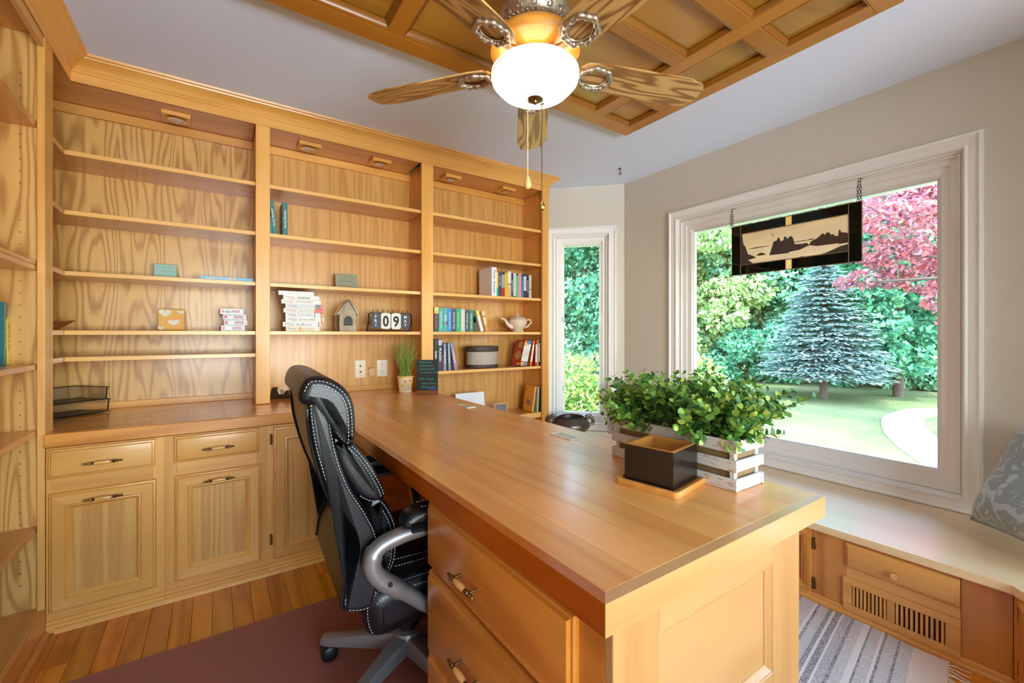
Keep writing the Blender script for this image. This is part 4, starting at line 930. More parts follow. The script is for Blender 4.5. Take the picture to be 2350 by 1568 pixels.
def covy(r_, t, h, d):
    letter('?', INK, r_, (-.0008, d*.80, h*.82), (0, -1, 0), (0, 0, 1), h=h*.14)
    for k in range(3): MB().box((-.0006, d*(.25+.18*k), h*.24), (.0004, d*(.40+.18*k), h*(.42+.03*k))).build('cover_figure', cm(((110, 110, 130), (150, 110, 120), (190, 90, 70))[k]), r_)
for x, t_, an, c_, lb, h_, d_, bd_, sd in ((2.132, .020, 9, (232, 160, 50), 'mustard yellow paperback leaning in front on the lowest shelf', .208, .125, ((.55, .8, (240, 130, 110)),), covy), (2.156, .0125, 6, (48, 110, 140), 'teal blue spine behind the mustard paperback', .200, .13, (), None), (2.178, .012, 3.5, (238, 196, 70), 'thin yellow spine on the lowest shelf', .205, .13, (), None), (2.2025, .012, 1, (30, 70, 110), 'navy spine against the end panel on the lowest shelf', .202, .13, (), None)):
    book(lb, g, TR((x, 2.826, Z6+e_)) @ Matrix.Rotation(R(an), 4, 'Y') @ TR((-t_, 0, 0)), t_*.96, h_, d_, c_, None, INK, bands=bd_, side=sd)
# left wall bookcase
g = 'books on the left wall bookcase'
book('teal wrapped book on the left wall bookcase', g, TR((-.650, 2.398, 1.053+e_)) @ Matrix.Rotation(R(90), 4, 'Z') @ TR((.0, 0, 0)) @ TR((0, 0, 0)), .026, .235, .16, (18, 104, 112), 'Learning Curves')
book('yellow paperback beside the teal book on the left wall', g, TR((-.648, 2.426, 1.053+e_)) @ Matrix.Rotation(R(90), 4, 'Z'), .020, .176, .13, (236, 204, 30), 'THE F*CK IT LIST', INK, tz=.62)
# ---------------------------------------------------------------- shelf ornaments
t = thing('heart_tile', 'square mustard ceramic tile with pale raised hearts', 'tile', (-.197, 2.97, Z4), local=True, rot=Matrix.Rotation(R(-9), 4, 'X'))
t.location.z += .0012
MUST = pm('mustard_glaze', (226, 172, 84), .5, noise=.08, nscale=25); HEART = pm('pale_clay', (226, 220, 206), .45, noise=.05)
MB().box((-.058, -.006, 0), (.058, .006, .118), .003).build('slab', MUST, t)
def heart(cx_, cz_, s, sz=1., rot=0.):
    P = []
    for q in np.linspace(0, 2*math.pi, 30)[:-1]:
        x = 16*math.sin(q)**3/17; z = (13*math.cos(q)-5*math.cos(2*q)-2*math.cos(3*q)-math.cos(4*q))/17
        P.append((cx_+s*(x*math.cos(rot)-z*math.sin(rot)), cz_+s*sz*(z*math.cos(rot)+x*math.sin(rot))))
    MB().prism(P, 'Y', -.010, -.0055).build('heart', HEART, t)
heart(-.028, .096, .030, .85, .0); heart(.010, .044, .027, .75, .12); heart(-.044, .012, .014, .8); heart(.040, .100, .016, .75)
t = thing('clay_tile', 'pale blue ceramic tile with pressed lettering', 'tile', (-.223, 2.98, Z3+.001), local=True, rot=Matrix.Rotation(R(-8), 4, 'X'))
BT = pm('pale_blue_glaze', (156, 196, 186), .4, noise=.06, nscale=20); BTD = pm('pale_blue_relief', (126, 166, 158), .5)
MB().box((-.050, -.005, 0), (.050, .005, .086), .003).build('slab', BT, t)
letter('remember', BTD, t, (-.008, -.0054, .066), RX, UZ, w=.062); letter('this day', BTD, t, (.012, -.0054, .046), RX, UZ, w=.052)
t = thing('clay_plaque', 'grey green ceramic plaque with a round pressed emblem', 'tile', (.718, 3.0, Z3+.001), local=True, rot=Matrix.Rotation(R(-8), 4, 'X'))
GT = pm('sage_glaze', (150, 150, 128), .35, noise=.06, nscale=15); GTD = pm('sage_relief', (124, 124, 104), .5)
P = [];
for cx_, cz_, a0 in ((.064, .100, 0), (-.064, .100, 90), (-.064, .010, 180), (.064, .010, 270)):
    for q in np.linspace(a0, a0+90, 5): P.append((cx_+.008*math.cos(R(q)), cz_+.008*math.sin(R(q))))
MB().prism(P, 'Y', -.005, .005).build('slab', GT, t)
MB().tube([(.045*math.cos(q)-.003, -.0052, .060+.045*math.sin(q)) for q in np.linspace(0, 2*math.pi, 40)[:-1]], .0012, 5, closed=True).build('emblem_ring', GTD, t)
for z in (.066, .060, .054): MB().box((-.04, -.0058, z), (.035, -.0048, z+.0015)).build('emblem_line', GTD, t)
letter('2016', GTD, t, (.002, -.0054, .028), RX, UZ, w=.032)
# clay house
t = thing('clay_house', 'small glazed clay house ornament with arched opening', 'ornament', (.686, 2.90, Z4+.0004), local=True, rot=R(3))
GLZ = pm('bronze_glaze', (176, 160, 140), .16, .45, coat=.8, noise=.45, nscale=28, bump=.3)
o_ = [(-.052, 0), (.052, 0), (.052, .055), (.054, .112), (.028, .160), (.004, .192), (-.024, .160), (-.052, .112), (-.054, .055)]
i_ = [(-.026, .036), (.026, .036), (.026, .05), (.026, .075), (.016, .092), (0, .097), (-.014, .092), (-.024, .075), (-.026, .05)]
mb = MB(); mb.loft([[(x, .05, z) for x, z in o_], [(x, -.045, z) for x, z in o_], [(x*.97, -.05, z*.99+.001) for x, z in o_], [(x*1.06, -.05, z) for x, z in i_], [(x, -.046, z) for x, z in i_]], cap=False)
o2 = mb.pts([(x, .05, z) for x, z in o_]); mb.face([o2+k for k in range(9)]); mb.build('walls', GLZ, t, smooth=40)
mb = MB(); mb.loft([[(x, -.047, z) for x, z in i_], [(x*.95, .03, z) for x, z in i_]]); mb.build('hollow', pm('glaze_dark', (44, 34, 24), .5, noise=.3), t)
mb = MB(); mb.tube([(-.066, -.05, .102), (-.026, -.052, .162), (.004, -.053, .198), (.032, -.052, .162), (.064, -.05, .104)], .0075, 8); mb.build('roof_edge', GLZ, t, smooth=50)
mb = MB()
for s in (-1, 1): mb.loft([[(s*.066, y, .100) if 0 else (s*.066, y, .102), (s*.002, y, .198), (s*.002, y, .188), (s*.058, y, .100)] for y in (-.05, .052)])
mb.build('roof', GLZ, t)
# flip calendar
t = thing('flip_calendar', 'wire stand flip calendar showing a day, 09 and a month', 'calendar', (.962, 2.88, Z4+.0004), local=True, rot=R(-2))
WIRE = pm('black_wire', (22, 20, 20), .4, .5)
fr_pts = [(-.142, .022, .003), (-.142, -.02, .060), (-.138, -.02, .117), (-.132, -.02, .121), (.134, -.02, .121), (.140, -.02, .117), (.144, -.02, .060), (.144, .022, .003)]
mb = MB(); mb.tube([(x, y-.0+(0 if z > .1 else 0), z) for x, y, z in fr_pts], .0035, 7); mb.tube([(-.142, .022, .003), (.144, .022, .003)], .003, 6); mb.tube([(-.142, -.02, .117), (-.142, -.048, .003), (.144, -.048, .003), (.144, -.02, .117)], .003, 6); mb.build('stand', WIRE, t, smooth=40)
NAVY = pm('navy_card', (62, 72, 88), .6, noise=.05); WCARD = pm('white_card', (226, 222, 216), .6, noise=.03)
for cx_, w_, h_, card, s_, ik in ((-.097, .052, .104, NAVY, 'FRI', WINK), (-.032, .063, .106, WCARD, '0', INK), (.037, .064, .108, WCARD, '9', INK), (.100, .053, .108, NAVY, 'MAY', WINK)):
    z1_ = .123; b = .010; P = [(cx_-w_/2+b, z1_), (cx_+w_/2-b, z1_), (cx_+w_/2, z1_-b), (cx_+w_/2, z1_-h_+b), (cx_+w_/2-b, z1_-h_), (cx_-w_/2+b, z1_-h_), (cx_-w_/2, z1_-h_+b), (cx_-w_/2, z1_-b)]
    cd = MB().prism(P, 'Y', -.031, -.026).build('card', card, t)
    if len(s_) == 1: letter(s_, ik, cd, (cx_, -.0316, z1_-h_*.52), RX, UZ, w=.040, h=.074, bold=.03)
    else:
        for k, c_ in enumerate(s_): letter(c_, ik, cd, (cx_, -.0316, z1_-.026-.027*k), RX, UZ, h=.019, bold=.02)
    for s in (-1, 1):
        x = cx_+s*w_*.27; MB().tube([(x, -.022+.013*math.sin(q), .121+.013*math.cos(q)+.008) for q in np.linspace(0, 2*math.pi, 16)[:-1]], .0014, 5, closed=True).build('binder_ring', WIRE, t)
# teapot
t = thing('teapot', 'cream ceramic teapot with looped handle on the end bay shelf', 'teapot', (2.045, 2.925, Z4+.0004), local=True)
CREAM = pm('cream_ceramic', (232, 216, 194), .18, coat=.6, noise=.03, nscale=40, bump=.15)
MB().lathe([(.001, 0), (.050, 0), (.053, .004), (.046, .012), (.040, .018), (.052, .030), (.066, .050), (.074, .070), (.077, .090), (.080, .096), (.076, .100)], seg=40).build('body', CREAM, t, smooth=50)
ld = MB().lathe([(.077, .100), (.070, .108), (.054, .120), (.034, .128), (.012, .131), (.004, .132)], seg=40).build('lid', CREAM, t, smooth=50)
mb = MB(); mb.tube([(.006, 0, .130), (-.002, 0, .142), (-.010, 0, .150), (-.014, 0, .146)], [.005, .008, .010, .004], 10); mb.build('lid_knob', CREAM, ld, smooth=50)
P = catmull([(-.055, 0, .038), (-.092, 0, .055), (-.112, 0, .078), (-.130, 0, .098), (-.164, 0, .108)], 5, False); mb = MB(); mb.tube([tuple(p) for p in P], [.020-.014*i/(len(P)-1) for i in range(len(P))], 12, flat=((0, 1, 0), .8)); mb.build('spout', CREAM, t, smooth=60)
P = catmull([(.070, 0, .088), (.098, 0, .102), (.125, 0, .098), (.132, 0, .080), (.115, 0, .060), (.090, 0, .042), (.062, 0, .036)], 5, False); mb = MB(); mb.tube([tuple(p) for p in P], [.0075+.002*math.sin(i*.9) for i in range(len(P))], 10); mb.build('handle', CREAM, t, smooth=60)
# oval box
t = thing('oval_box', 'oval lidded box with woven cream sides and brown bands', 'box', (1.713, 2.935, Z5+.0004), local=True)
def oval(z0, z1, a, b, name, mat, chf=.002):
    rg_ = lambda f_, z: [(a*f_*math.cos(q), b*f_*math.sin(q), z) for q in np.linspace(0, 2*math.pi, 49)[:-1]]
    return MB().loft([rg_(.985, z0), rg_(1, z0+chf), rg_(1, z1-chf), rg_(.985, z1)]).build(name, mat, t, smooth=40)
BRN = pm('brown_band', (72, 56, 48), .55, noise=.08)
m, nt, b_ = base('woven_cord'); tc = nd(nt, 'ShaderNodeTexCoord'); wv = nd(nt, 'ShaderNodeTexWave'); wv.inputs['Scale'].default_value = 60; wv.inputs['Distortion'].default_value = 1.2; wv.bands_direction = 'DIAGONAL'
nt.links.new(tc.outputs['Object'], wv.inputs['Vector']); nt.links.new(mixc(nt, wv.outputs[1], lin((170, 156, 142)), lin((222, 210, 198))), b_.inputs['Base Color']); b_.inputs['Roughness'].default_value = .9
bm_ = nd(nt, 'ShaderNodeBump'); bm_.inputs['Strength'].default_value = .6; bm_.inputs['Distance'].default_value = .004; nt.links.new(wv.outputs[1], bm_.inputs['Height']); nt.links.new(bm_.outputs[0], b_.inputs['Normal'])
oval(.0, .026, .133, .096, 'base_band', BRN); oval(.0262, .124, .130, .093, 'woven_side', m); oval(.1242, .165, .136, .099, 'lid', BRN, .004)
# brown bowl in the corner bay
t = thing('wooden_bowl', 'shallow brown leaf-shaped bowl half hidden behind the stile', 'bowl', (-.645, 2.86, Z4+.0004), local=True, rot=R(20))
mb = MB(); rings = []
for r_, z in ((.028, 0), (.030, .003), (.048, .018), (.066, .034), (.074, .042), (.071, .043), (.060, .033), (.04, .016), (.02, .010), (.001, .009)):
    rings.append([(r_*(1+.35*max(0, math.cos(q))**6)*math.cos(q), r_*.8*math.sin(q), z+.006*max(0, math.cos(q))**6*(r_/.07)) for q in np.linspace(0, 2*math.pi, 33)[:-1]])
mb.loft(rings); mb.build('bowl_body', wood('bowl_walnut', (150, 92, 54), (96, 54, 28), 'X', fig=.5, across=12, along=4, rough=.3, coat=.3), t, smooth=50)
# outlets on the back panel
def plate(x0, x1, z0, z1, lab, mat, kind):
    t = thing('wall_plate', lab, 'outlet', ((x0+x1)/2, YB, z0), 'wall plates above the counter')
    F = FY(YB); mb = MB(); mb.ring(F, (x0, x1, z0, z1), [(0, .0003), (.0, .002), (.004, .005), (.006, .0055)], cap=0); mb.build('plate', mat, t, smooth=30)
    cx_ = (x0+x1)/2; h_ = (z1-z0)
    if kind == 'o':
        for f_ in (.30, .70):
            z = z0+h_*f_; mb = MB(); mb.xf = TR((cx_, YB-.0055, z)) @ Matrix.Rotation(R(90), 4, 'X'); mb.lathe([(.017, 0), (.017, .002), (.001, .002)], seg=24); rc = mb.build('receptacle', mat, t)
            for dx in (-.006, .006): box('slot', (cx_+dx-.001, YB-.0082, z-.001), (cx_+dx+.001, YB-.007, z+.008), INK, rc, 0)
            box('slot', (cx_-.002, YB-.0082, z-.010), (cx_+.002, YB-.007, z-.006), INK, rc, 0)
    else:
        for f_ in (.32, .66):
            z = z0+h_*f_; jk = box('jack', (cx_-.0055, YB-.0072, z-.005), (cx_+.0055, YB-.005, z+.005), pm('jack_dark', (60, 54, 44), .5), t, 0)
            MB().prism([(cx_-.004, z+.005), (cx_+.004, z+.005), (cx_+.002, z+.010), (cx_-.002, z+.010)], 'Y', YB-.0072, YB-.005).build('jack_key', pm('jack_dark', (60, 54, 44), .5), t)
        for f_ in (.12, .88): mb = MB(); mb.xf = TR((cx_, YB-.0055, z0+h_*f_)) @ Matrix.Rotation(R(90), 4, 'X'); mb.lathe([(.003, 0), (.003, .001), (.0003, .0015)], seg=10); mb.build('screw', BRASS, t)
plate(.790, .863, .869, .989, 'ivory phone jack plate with two sockets above the counter', IVORY, 'p')
plate(.942, 1.016, .869, .987, 'white duplex power outlet plate above the counter', pm('outlet_white', (240, 234, 222), .35), 'o')
t = thing('cover_plate', 'small square tan cover between the two wall plates', 'cover', (.905, YB, .874)); F = FY(YB)
mb = MB(); mb.ring(F, (.881, .930, .876, .930), [(0, .0003), (0, .010), (.003, .013)], cap=0); mb.build('cap', pm('tan_plastic', (222, 180, 126), .45, noise=.05), t, smooth=30)
box('clip', (.879, YB-.006, .9305), (.905, YB-.0005, .936), BRASS, t, 0)
# tape dispenser
t = thing('tape_dispenser', 'dark brown desk tape dispenser behind the chair back', 'tape dispenser', (.325, 2.965, ZT+.0004), local=True, rot=R(-25))
DBR = pm('dark_brown_plastic', (44, 26, 20), .3, noise=.05)
MB().prism([(-.055, 0), (.055, 0), (.060, .012), (.045, .050), (.032, .048), (.022, .030), (-.004, .028), (-.014, .050), (-.026, .070), (-.042, .068), (-.050, .040)], 'Y', -.016, .016).build('body', DBR, t)
mb = MB(); mb.xf = TR((.008, -.012, .045)) @ Matrix.Rotation(R(-90), 4, 'X'); mb.lathe([(.016, 0), (.024, 0), (.024, .018), (.016, .018), (.016, 0)], seg=24, cap=False); mb.build('tape_roll', pm('tape_clear', (220, 214, 196), .3), t, smooth=40)
# potted grass
t = thing('potted_grass', 'curly green grass in a cream pot painted with orange flowers', 'plant', (1.058, 2.836, ZT+.0004), local=True)
MB().lathe([(.001, 0), (.040, 0), (.043, .004), (.047, .05), (.051, .098), (.055, .099), (.055, .110), (.050, .110), (.048, .098), (.001, .098)], seg=36).build('pot', pm('cream_pot', (240, 226, 190), .25, coat=.5, noise=.05), t, smooth=35)
MB().lathe([(.0556, .100), (.0566, .104), (.0556, .109)], seg=36, cap=False).build('rim', pm('yellow_rim', (236, 176, 70), .3), t)
ORG = pm('painted_orange', (226, 110, 40), .4); YEL = pm('painted_yellow', (238, 190, 60), .4); GRN = pm('painted_brown_green', (150, 110, 60), .5)
def onpot(a, z, r_, mat, name, n=10):
    mb = MB(); P = []
    for k in range(n):
        q = 2*math.pi*k/n; rr = r_*(1 if k % 2 else .72); aa = a+rr*math.cos(q)/.05; zz = z+rr*math.sin(q); rad = .0432+.0085*zz/.1+.0012
        P.append((rad*math.cos(aa), rad*math.sin(aa), zz))
    o = mb.pts(P+[(x*1.01, y*1.01, z_) for x, y, z_ in P]); mb.face([o+k for k in range(n)]); mb.face([o+n+k for k in range(n)]); return mb.build(name, mat, t)
for a, z, r_, mt in ((-1.95, .075, .011, ORG), (-1.25, .078, .011, ORG), (-1.62, .058, .012, YEL), (-2.3, .05, .010, YEL), (-.9, .055, .010, YEL), (-1.6, .085, .006, ORG)): onpot(a, z, r_, mt, 'painted_flower')
for a, l_ in ((-2.25, .04), (-1.95, .055), (-1.75, .035), (-1.55, .05), (-1.3, .055), (-1.05, .04), (-.85, .045)):
    MB().tube([((.0442+.0085*z/.1)*math.cos(a+.06*math.sin(z*60)), (.0442+.0085*z/.1)*math.sin(a+.06*math.sin(z*60)), z) for z in np.linspace(.012, .012+l_, 6)], .0014, 4).build('painted_stem', GRN, t)
GR = pm('curly_grass', (152, 178, 76), .5, noise=.35, nscale=60, var=.1); mb = MB()
for k in range(120):
    a = random.uniform(0, 2*math.pi); r0 = random.uniform(0, .035); h_ = random.uniform(.14, .29); sp_ = random.uniform(.015, .085); ph = random.uniform(0, 6); w = random.uniform(.007, .017)
    P = []
    for i in range(9):
        f_ = i/8; ang = a+.8*math.sin(f_*3+ph); P.append((r0*math.cos(a)+sp_*f_**1.6*math.cos(ang)+w*math.sin(f_*10+ph), r0*math.sin(a)+sp_*f_**1.6*math.sin(ang)+w*math.cos(f_*9+ph), .095+h_*f_-(.03*f_**3 if sp_ > .05 else 0)))
    mb.tube(P, [.0020*(1-.6*i/8) for i in range(9)], 4)
gs = mb.build('grass_blades', GR, t, smooth=60); gs['kind'] = 'stuff'
# chalkboard
t = thing('chalkboard_sign', 'small black chalkboard with handwritten verse on wooden foot', 'sign', (1.136, 2.650, ZT+.0004), local=True, rot=R(-34.2))
CHK = pm('chalkboard_black', (40, 42, 44), .7, noise=.12, nscale=12)
MB().box((-.069, -.004, .026), (.069, .004, .222), .001).build('board', CHK, t)
MB().box((-.070, -.016, 0), (.070, .016, .0258), .002).build('foot', wood('sign_foot', (140, 88, 54), (100, 58, 32), 'X', fig=.3, rough=.5, coat=0), t)
TEAL = pm('teal_chalk', (70, 170, 140), .9); BLUEC = pm('blue_chalk', (80, 110, 220), .9)
for s_, x, z, w_ in (('"If you have a', -.012, .206, .088), ('garden and a', -.004, .184, .084), ('library you have', .0, .162, .096), ('everything you need"', .010, .141, .108), ('Take a book,', -.006, .099, .10), ('leave a book', .012, .071, .092), ('(if you can)', .008, .046, .092)): letter(s_, TEAL, t, (x, -.0046, z), RX, (.12, 0, 1), w=w_)
letter('Enjoy!', BLUEC, t, (.034, -.0046, .0325), RX, (.1, 0, 1), w=.05)
# white board sheet and small frame on the lowest shelf
t = thing('white_board', 'plain white board leaning on the low shelf behind the desk', 'board', (1.63, 2.96, Z6+.001), local=True, rot=Matrix.Rotation(R(-7), 4, 'X'))
MB().box((-.125, -.003, 0), (.125, .003, .180), .001).build('sheet', pm('white_laminate', (236, 240, 246), .3, coat=.3), t)
t = thing('picture_frame', 'small pale wooden picture frame low on the shelf', 'frame', (1.865, 2.90, Z6+.001), local=True, rot=Matrix.Rotation(R(-14), 4, 'X'))
mb = MB(); F = lambda s, tt, h: (s, -h, tt); mb.ring(F, (-.06, .06, 0, .085), [(0, 0), (0, .010), (.008, .010), (.009, .004), (.009, 0)]); mb.build('moulding', WX, t); MB().box((-.052, -.004, .008), (.052, 0, .077)).build('print', pm('grey_photo', (120, 116, 120), .4, noise=.7, nscale=60), t)
# letter tray
t = thing('letter_tray', 'two-tier black wire mesh letter tray in the counter corner', 'letter tray', (-.63, 2.9, ZT))
m, nt, b_ = base('black_wire_mesh'); L = nt.links; tc = nd(nt, 'ShaderNodeTexCoord'); sp_ = nd(nt, 'ShaderNodeSeparateXYZ'); L.new(tc.outputs['Object'], sp_.inputs[0])
k_ = 6.283/.0032
s1 = mth(nt, 'ABSOLUTE', mth(nt, 'SINE', mth(nt, 'MULTIPLY', mth(nt, 'ADD', sp_.outputs[0], mth(nt, 'ADD', sp_.outputs[1], sp_.outputs[2])), k_/2))); s2 = mth(nt, 'ABSOLUTE', mth(nt, 'SINE', mth(nt, 'MULTIPLY', mth(nt, 'ADD', sp_.outputs[0], mth(nt, 'SUBTRACT', sp_.outputs[1], sp_.outputs[2])), k_/2)))
al = mth(nt, 'LESS_THAN', mth(nt, 'MINIMUM', s1, s2), .28); L.new(al, b_.inputs['Alpha']); b_.inputs['Base Color'].default_value = lin((16, 15, 16)); b_.inputs['Roughness'].default_value = .4
MESH = m
A = np.array((-.445, 2.93)); Bv = np.array((-.24, -.18))*1.10; Cv = np.array((-.13, .13))
DTR = pm('tray_bottom', (18, 18, 24), .35, .4, noise=.2)
for i, z in enumerate((.787, .848)):
    q = [A, A+Bv, A+Bv+Cv, A+Cv]; off_ = np.array((-.006, .0))*i
    q = [p+off_ for p in q]
    mb = MB(); mb.prism([tuple(p) for p in q], 'Z', z, z+.0012); tr_ = mb.build('tray_floor', DTR, t)
    mb = MB()
    for a, b in ((1, 2), (2, 3), (3, 0)):
        top = .062 if i else .058
        o = mb.pts([(*q[a], z), (*q[b], z), (*q[b], z+top), (*q[a], z+top)]); mb.face([o, o+1, o+2, o+3])
    mb.build('mesh_side', MESH, tr_)
    mb = MB(); mb.tube([(*q[1], z+.06), (*q[2], z+.06), (*q[3], z+.06), (*(q[0]+np.array((.012, -.002))), z+.059)], .0022, 6); mb.tube([(*q[0], z), (*q[1], z)], .0024, 6); mb.tube([(*q[0], z), (*q[3], z)], .0022, 6)
    mb.tube([(*q[0], z+.002), (*(q[0]+np.array((.004, 0))), z+.059)], .0032, 6)
    mb.tube([(q[0][0]+.006+.004*math.cos(w), q[0][1], z-.001+.004*math.sin(w)) for w in np.linspace(0, 6.283, 14)[:-1]], .0013, 5, closed=True)
    mb.build('wire_frame', WIRE, tr_, smooth=40)
# ---------------------------------------------------------------- planter with greenery on the desk
m, nt, b_ = base('whitewashed_wood'); L = nt.links; tc = nd(nt, 'ShaderNodeTexCoord'); nz = nd(nt, 'ShaderNodeTexNoise'); mp = nd(nt, 'ShaderNodeMapping'); mp.inputs['Scale'].default_value = (40, 9, 40)
L.new(tc.outputs['Object'], mp.inputs[0]); L.new(mp.outputs[0], nz.inputs['Vector']); nz.inputs['Detail'].default_value = 5
cr = nd(nt, 'ShaderNodeValToRGB'); cr.color_ramp.elements[0].position = .34; cr.color_ramp.elements[0].color = lin((176, 150, 120)); cr.color_ramp.elements[1].position = .46; cr.color_ramp.elements[1].color = lin((208, 204, 198)); L.new(nz.outputs[0], cr.inputs[0]); L.new(cr.outputs[0], b_.inputs['Base Color']); b_.inputs['Roughness'].default_value = .7
WW = m
pl = thing('planter_box', 'whitewashed slatted planter box lined with burlap on the desk', 'planter', (1.121, .778, ZT+.0004), local=True)
BUR = pm('burlap', (150, 118, 78), .95, noise=.35, nscale=320, bump=.6)
hx, hy = .062, .198
for z0_, z1_ in ((0, .030), (.048, .076), (.094, .125)):
    for s in (-1, 1):
        MB().box((s*hx-.004, -hy-.006, z0_), (s*hx+.004, hy+.006, z1_), .0015).build('slat', WW, pl)
        MB().box((-hx-.004, s*hy-.004 if s < 0 else s*hy-.004, z0_), (hx+.004, s*hy+.004, z1_), .0015).build('slat', WW, pl) if 0 else MB().box((-hx+.0045, s*hy-.004, z0_), (hx-.0045, s*hy+.004, z1_), .0015).build('slat', WW, pl)
for sx in (-1, 1):
    for sy in (-1, 1): MB().box((sx*(hx-.0045), sy*(hy-.0045), .001), (sx*(hx-.0175), sy*(hy-.0175), .124), .001).build('corner_post', WW, pl)
mb = MB(); mb.loft([[(sx*(hx-.010), sy*(hy-.010), z) for sx, sy in ((-1, -1), (1, -1), (1, 1), (-1, 1))] for z in (.004, .112)]); mb.build('burlap_liner', BUR, pl)
bxw = thing('artificial_boxwood', 'bushy artificial green foliage filling the whitewashed planter', 'plant', (1.121, .778, ZT+.112), local=True)
m, nt, b_ = base('boxwood_leaf'); L = nt.links
oi = nd(nt, 'ShaderNodeObjectInfo'); ge = nd(nt, 'ShaderNodeNewGeometry')
rv = mth(nt, 'FRACT', mth(nt, 'ADD', oi.outputs['Random'], ge.outputs['Random Per Island']))
cr = nd(nt, 'ShaderNodeValToRGB'); e = cr.color_ramp.elements; e[0].color = lin((52, 104, 52)); e[0].position = 0; e[1].color = lin((190, 206, 90)); e[1].position = 1
for p, c in ((.3, (84, 138, 62)), (.55, (118, 162, 68)), (.8, (152, 182, 76))): x = e.new(p); x.color = lin(c)
L.new(rv, cr.inputs[0]); L.new(cr.outputs[0], b_.inputs['Base Color']); b_.inputs['Roughness'].default_value = .35; b_.inputs['Subsurface Weight'].default_value = 0
tl = nd(nt, 'ShaderNodeBsdfTranslucent'); L.new(cr.outputs[0], tl.inputs[0]); mx = nd(nt, 'ShaderNodeMixShader'); mx.inputs[0].default_value = .25
out_ = [n for n in nt.nodes if n.type == 'OUTPUT_MATERIAL'][0]; L.new(b_.outputs[0], mx.inputs[1]); L.new(tl.outputs[0], mx.inputs[2]); L.new(mx.outputs[0], out_.inputs[0])
LEAF = m
def leaf_pts(s):
    o = [(0, 0), (.30, .28), (.62, .40), (.90, .30), (1.0, 0), (.90, -.30), (.62, -.40), (.30, -.28)]
    return [(x*s, y*s, .10*s*math.sin(x*3)-.12*s*abs(y)) for x, y in o]
leaf_me = []
for s in (.015, .020, .025):
    me = bpy.data.meshes.new('leaf'); P = leaf_pts(s)+[(.5*s, 0, .06*s)]
    me.from_pydata(P, [], [(i, (i+1) % 8, 8) for i in range(8)]); me.shade_smooth(); me.materials.append(LEAF); me.update(); leaf_me.append(me)
rng = random.Random(3)
stems = MB(); leafs = []
TH_ = 17
for k in range(210):
    y0_ = rng.uniform(-.185, .185); x0_ = rng.uniform(-.05, .05)
    endf = (y0_/.185)
    dx = rng.gauss(0, .055)+x0_*.9; dy = endf*abs(rng.gauss(.055, .035))+rng.gauss(0, .03)
    if rng.random() < .22 and endf < -.45: dx += rng.uniform(.02, .09); dy -= rng.uniform(.02, .07)
    h_ = rng.uniform(.08, .17)*(1-.25*abs(endf)**2) if rng.random() > .2 else rng.uniform(.0, .07)
    hyp = math.hypot(dx, dy)
    if h_ < .06: f_ = .095/max(hyp, .02); dx *= f_; dy *= f_
    P0 = Vector((x0_, y0_, -.01)); P1 = Vector((x0_+dx*.3, y0_+dy*.3, h_*.55+.01)); P2 = Vector((x0_+dx, y0_+dy, h_))
    P = [P0*(1-t_)**2+P1*2*t_*(1-t_)+P2*t_*t_ for t_ in np.linspace(0, 1, 7)]
    stems.tube(P, [.0013-.0006*i/6 for i in range(7)], 4)
    nl = rng.randint(7, 10)
    for i in range(nl):
        t_ = .22+.78*i/(nl-1); p = P0*(1-t_)**2+P1*2*t_*(1-t_)+P2*t_*t_; tan = ((P1-P0)*2*(1-t_)+(P2-P1)*2*t_).normalized()
        az = i*1.57+rng.uniform(-.3, .3)
        for s in (0, math.pi):
            u = tan.cross(Vector((.3, .9, .2))).normalized(); w = tan.cross(u)
            d_ = (u*math.cos(az+s)+w*math.sin(az+s))*.8+tan*rng.uniform(.25, .9); d_.normalize()
            n_ = (tan*.8+Vector((rng.uniform(-.4, .4), rng.uniform(-.4, .4), .5))).normalized(); n_ = (n_-d_*n_.dot(d_)).normalized(); y_ = n_.cross(d_)
            M = Matrix(((d_.x, y_.x, n_.x, p.x), (d_.y, y_.y, n_.y, p.y), (d_.z, y_.z, n_.z, p.z), (0, 0, 0, 1)))
            leafs.append((p.z-.25*p.x-.3*p.y+rng.uniform(0, .08), M, 0 if i > nl-3 else rng.randint(1, 2)))
leafs.sort(key=lambda q: -q[0])
for _, M, k in leafs[:300]: ob('leaf', leaf_me[k], None, bxw, M)
V = []; Fc = []
for _, M, k in leafs[300:]:
    o = len(V); me = leaf_me[k]
    for v in me.vertices: V.append(tuple(M @ v.co))
    for p in me.polygons: Fc.append(tuple(o+i for i in p.vertices))
me = bpy.data.meshes.new('leaves'); me.from_pydata(V, [], Fc); me.shade_smooth(); me.update(); o = ob('leaves', me, LEAF, bxw); o['kind'] = 'stuff'
o = stems.build('stems', pm('boxwood_stem', (84, 106, 52), .6, noise=.2), bxw, smooth=60); o['kind'] = 'stuff'
# ---------------------------------------------------------------- dark cube planter and its saucer
rz = R(10.5)
CXY = (.966, .727)
t = thing('wooden_saucer', 'square honey wood saucer under the black cube pot', 'saucer', (*CXY, ZT+.0004), local=True, rot=rz)
P = []
for sx, sy, a0 in ((1, 1, 0), (-1, 1, 90), (-1, -1, 180), (1, -1, 270)):
    for q in np.linspace(a0, a0+90, 5): P.append((sx*.076+.012*math.cos(R(q)), sy*.073+.012*math.sin(R(q))))
SAU = wood('saucer_wood', (214, 152, 84), (172, 112, 56), 'X', fig=.35, across=10, along=2, k=4, rough=.4, coat=.2)
mb = MB(); c_ = .9
mb.loft([[(x, y, 0) for x, y in P], [(x, y, .013) for x, y in P], [(x*.985, y*.985, .0155) for x, y in P], [(x*.90, y*.90, .0155) for x, y in P], [(x*.89, y*.89, .010) for x, y in P]]); mb.build('dish', SAU, t, smooth=30)
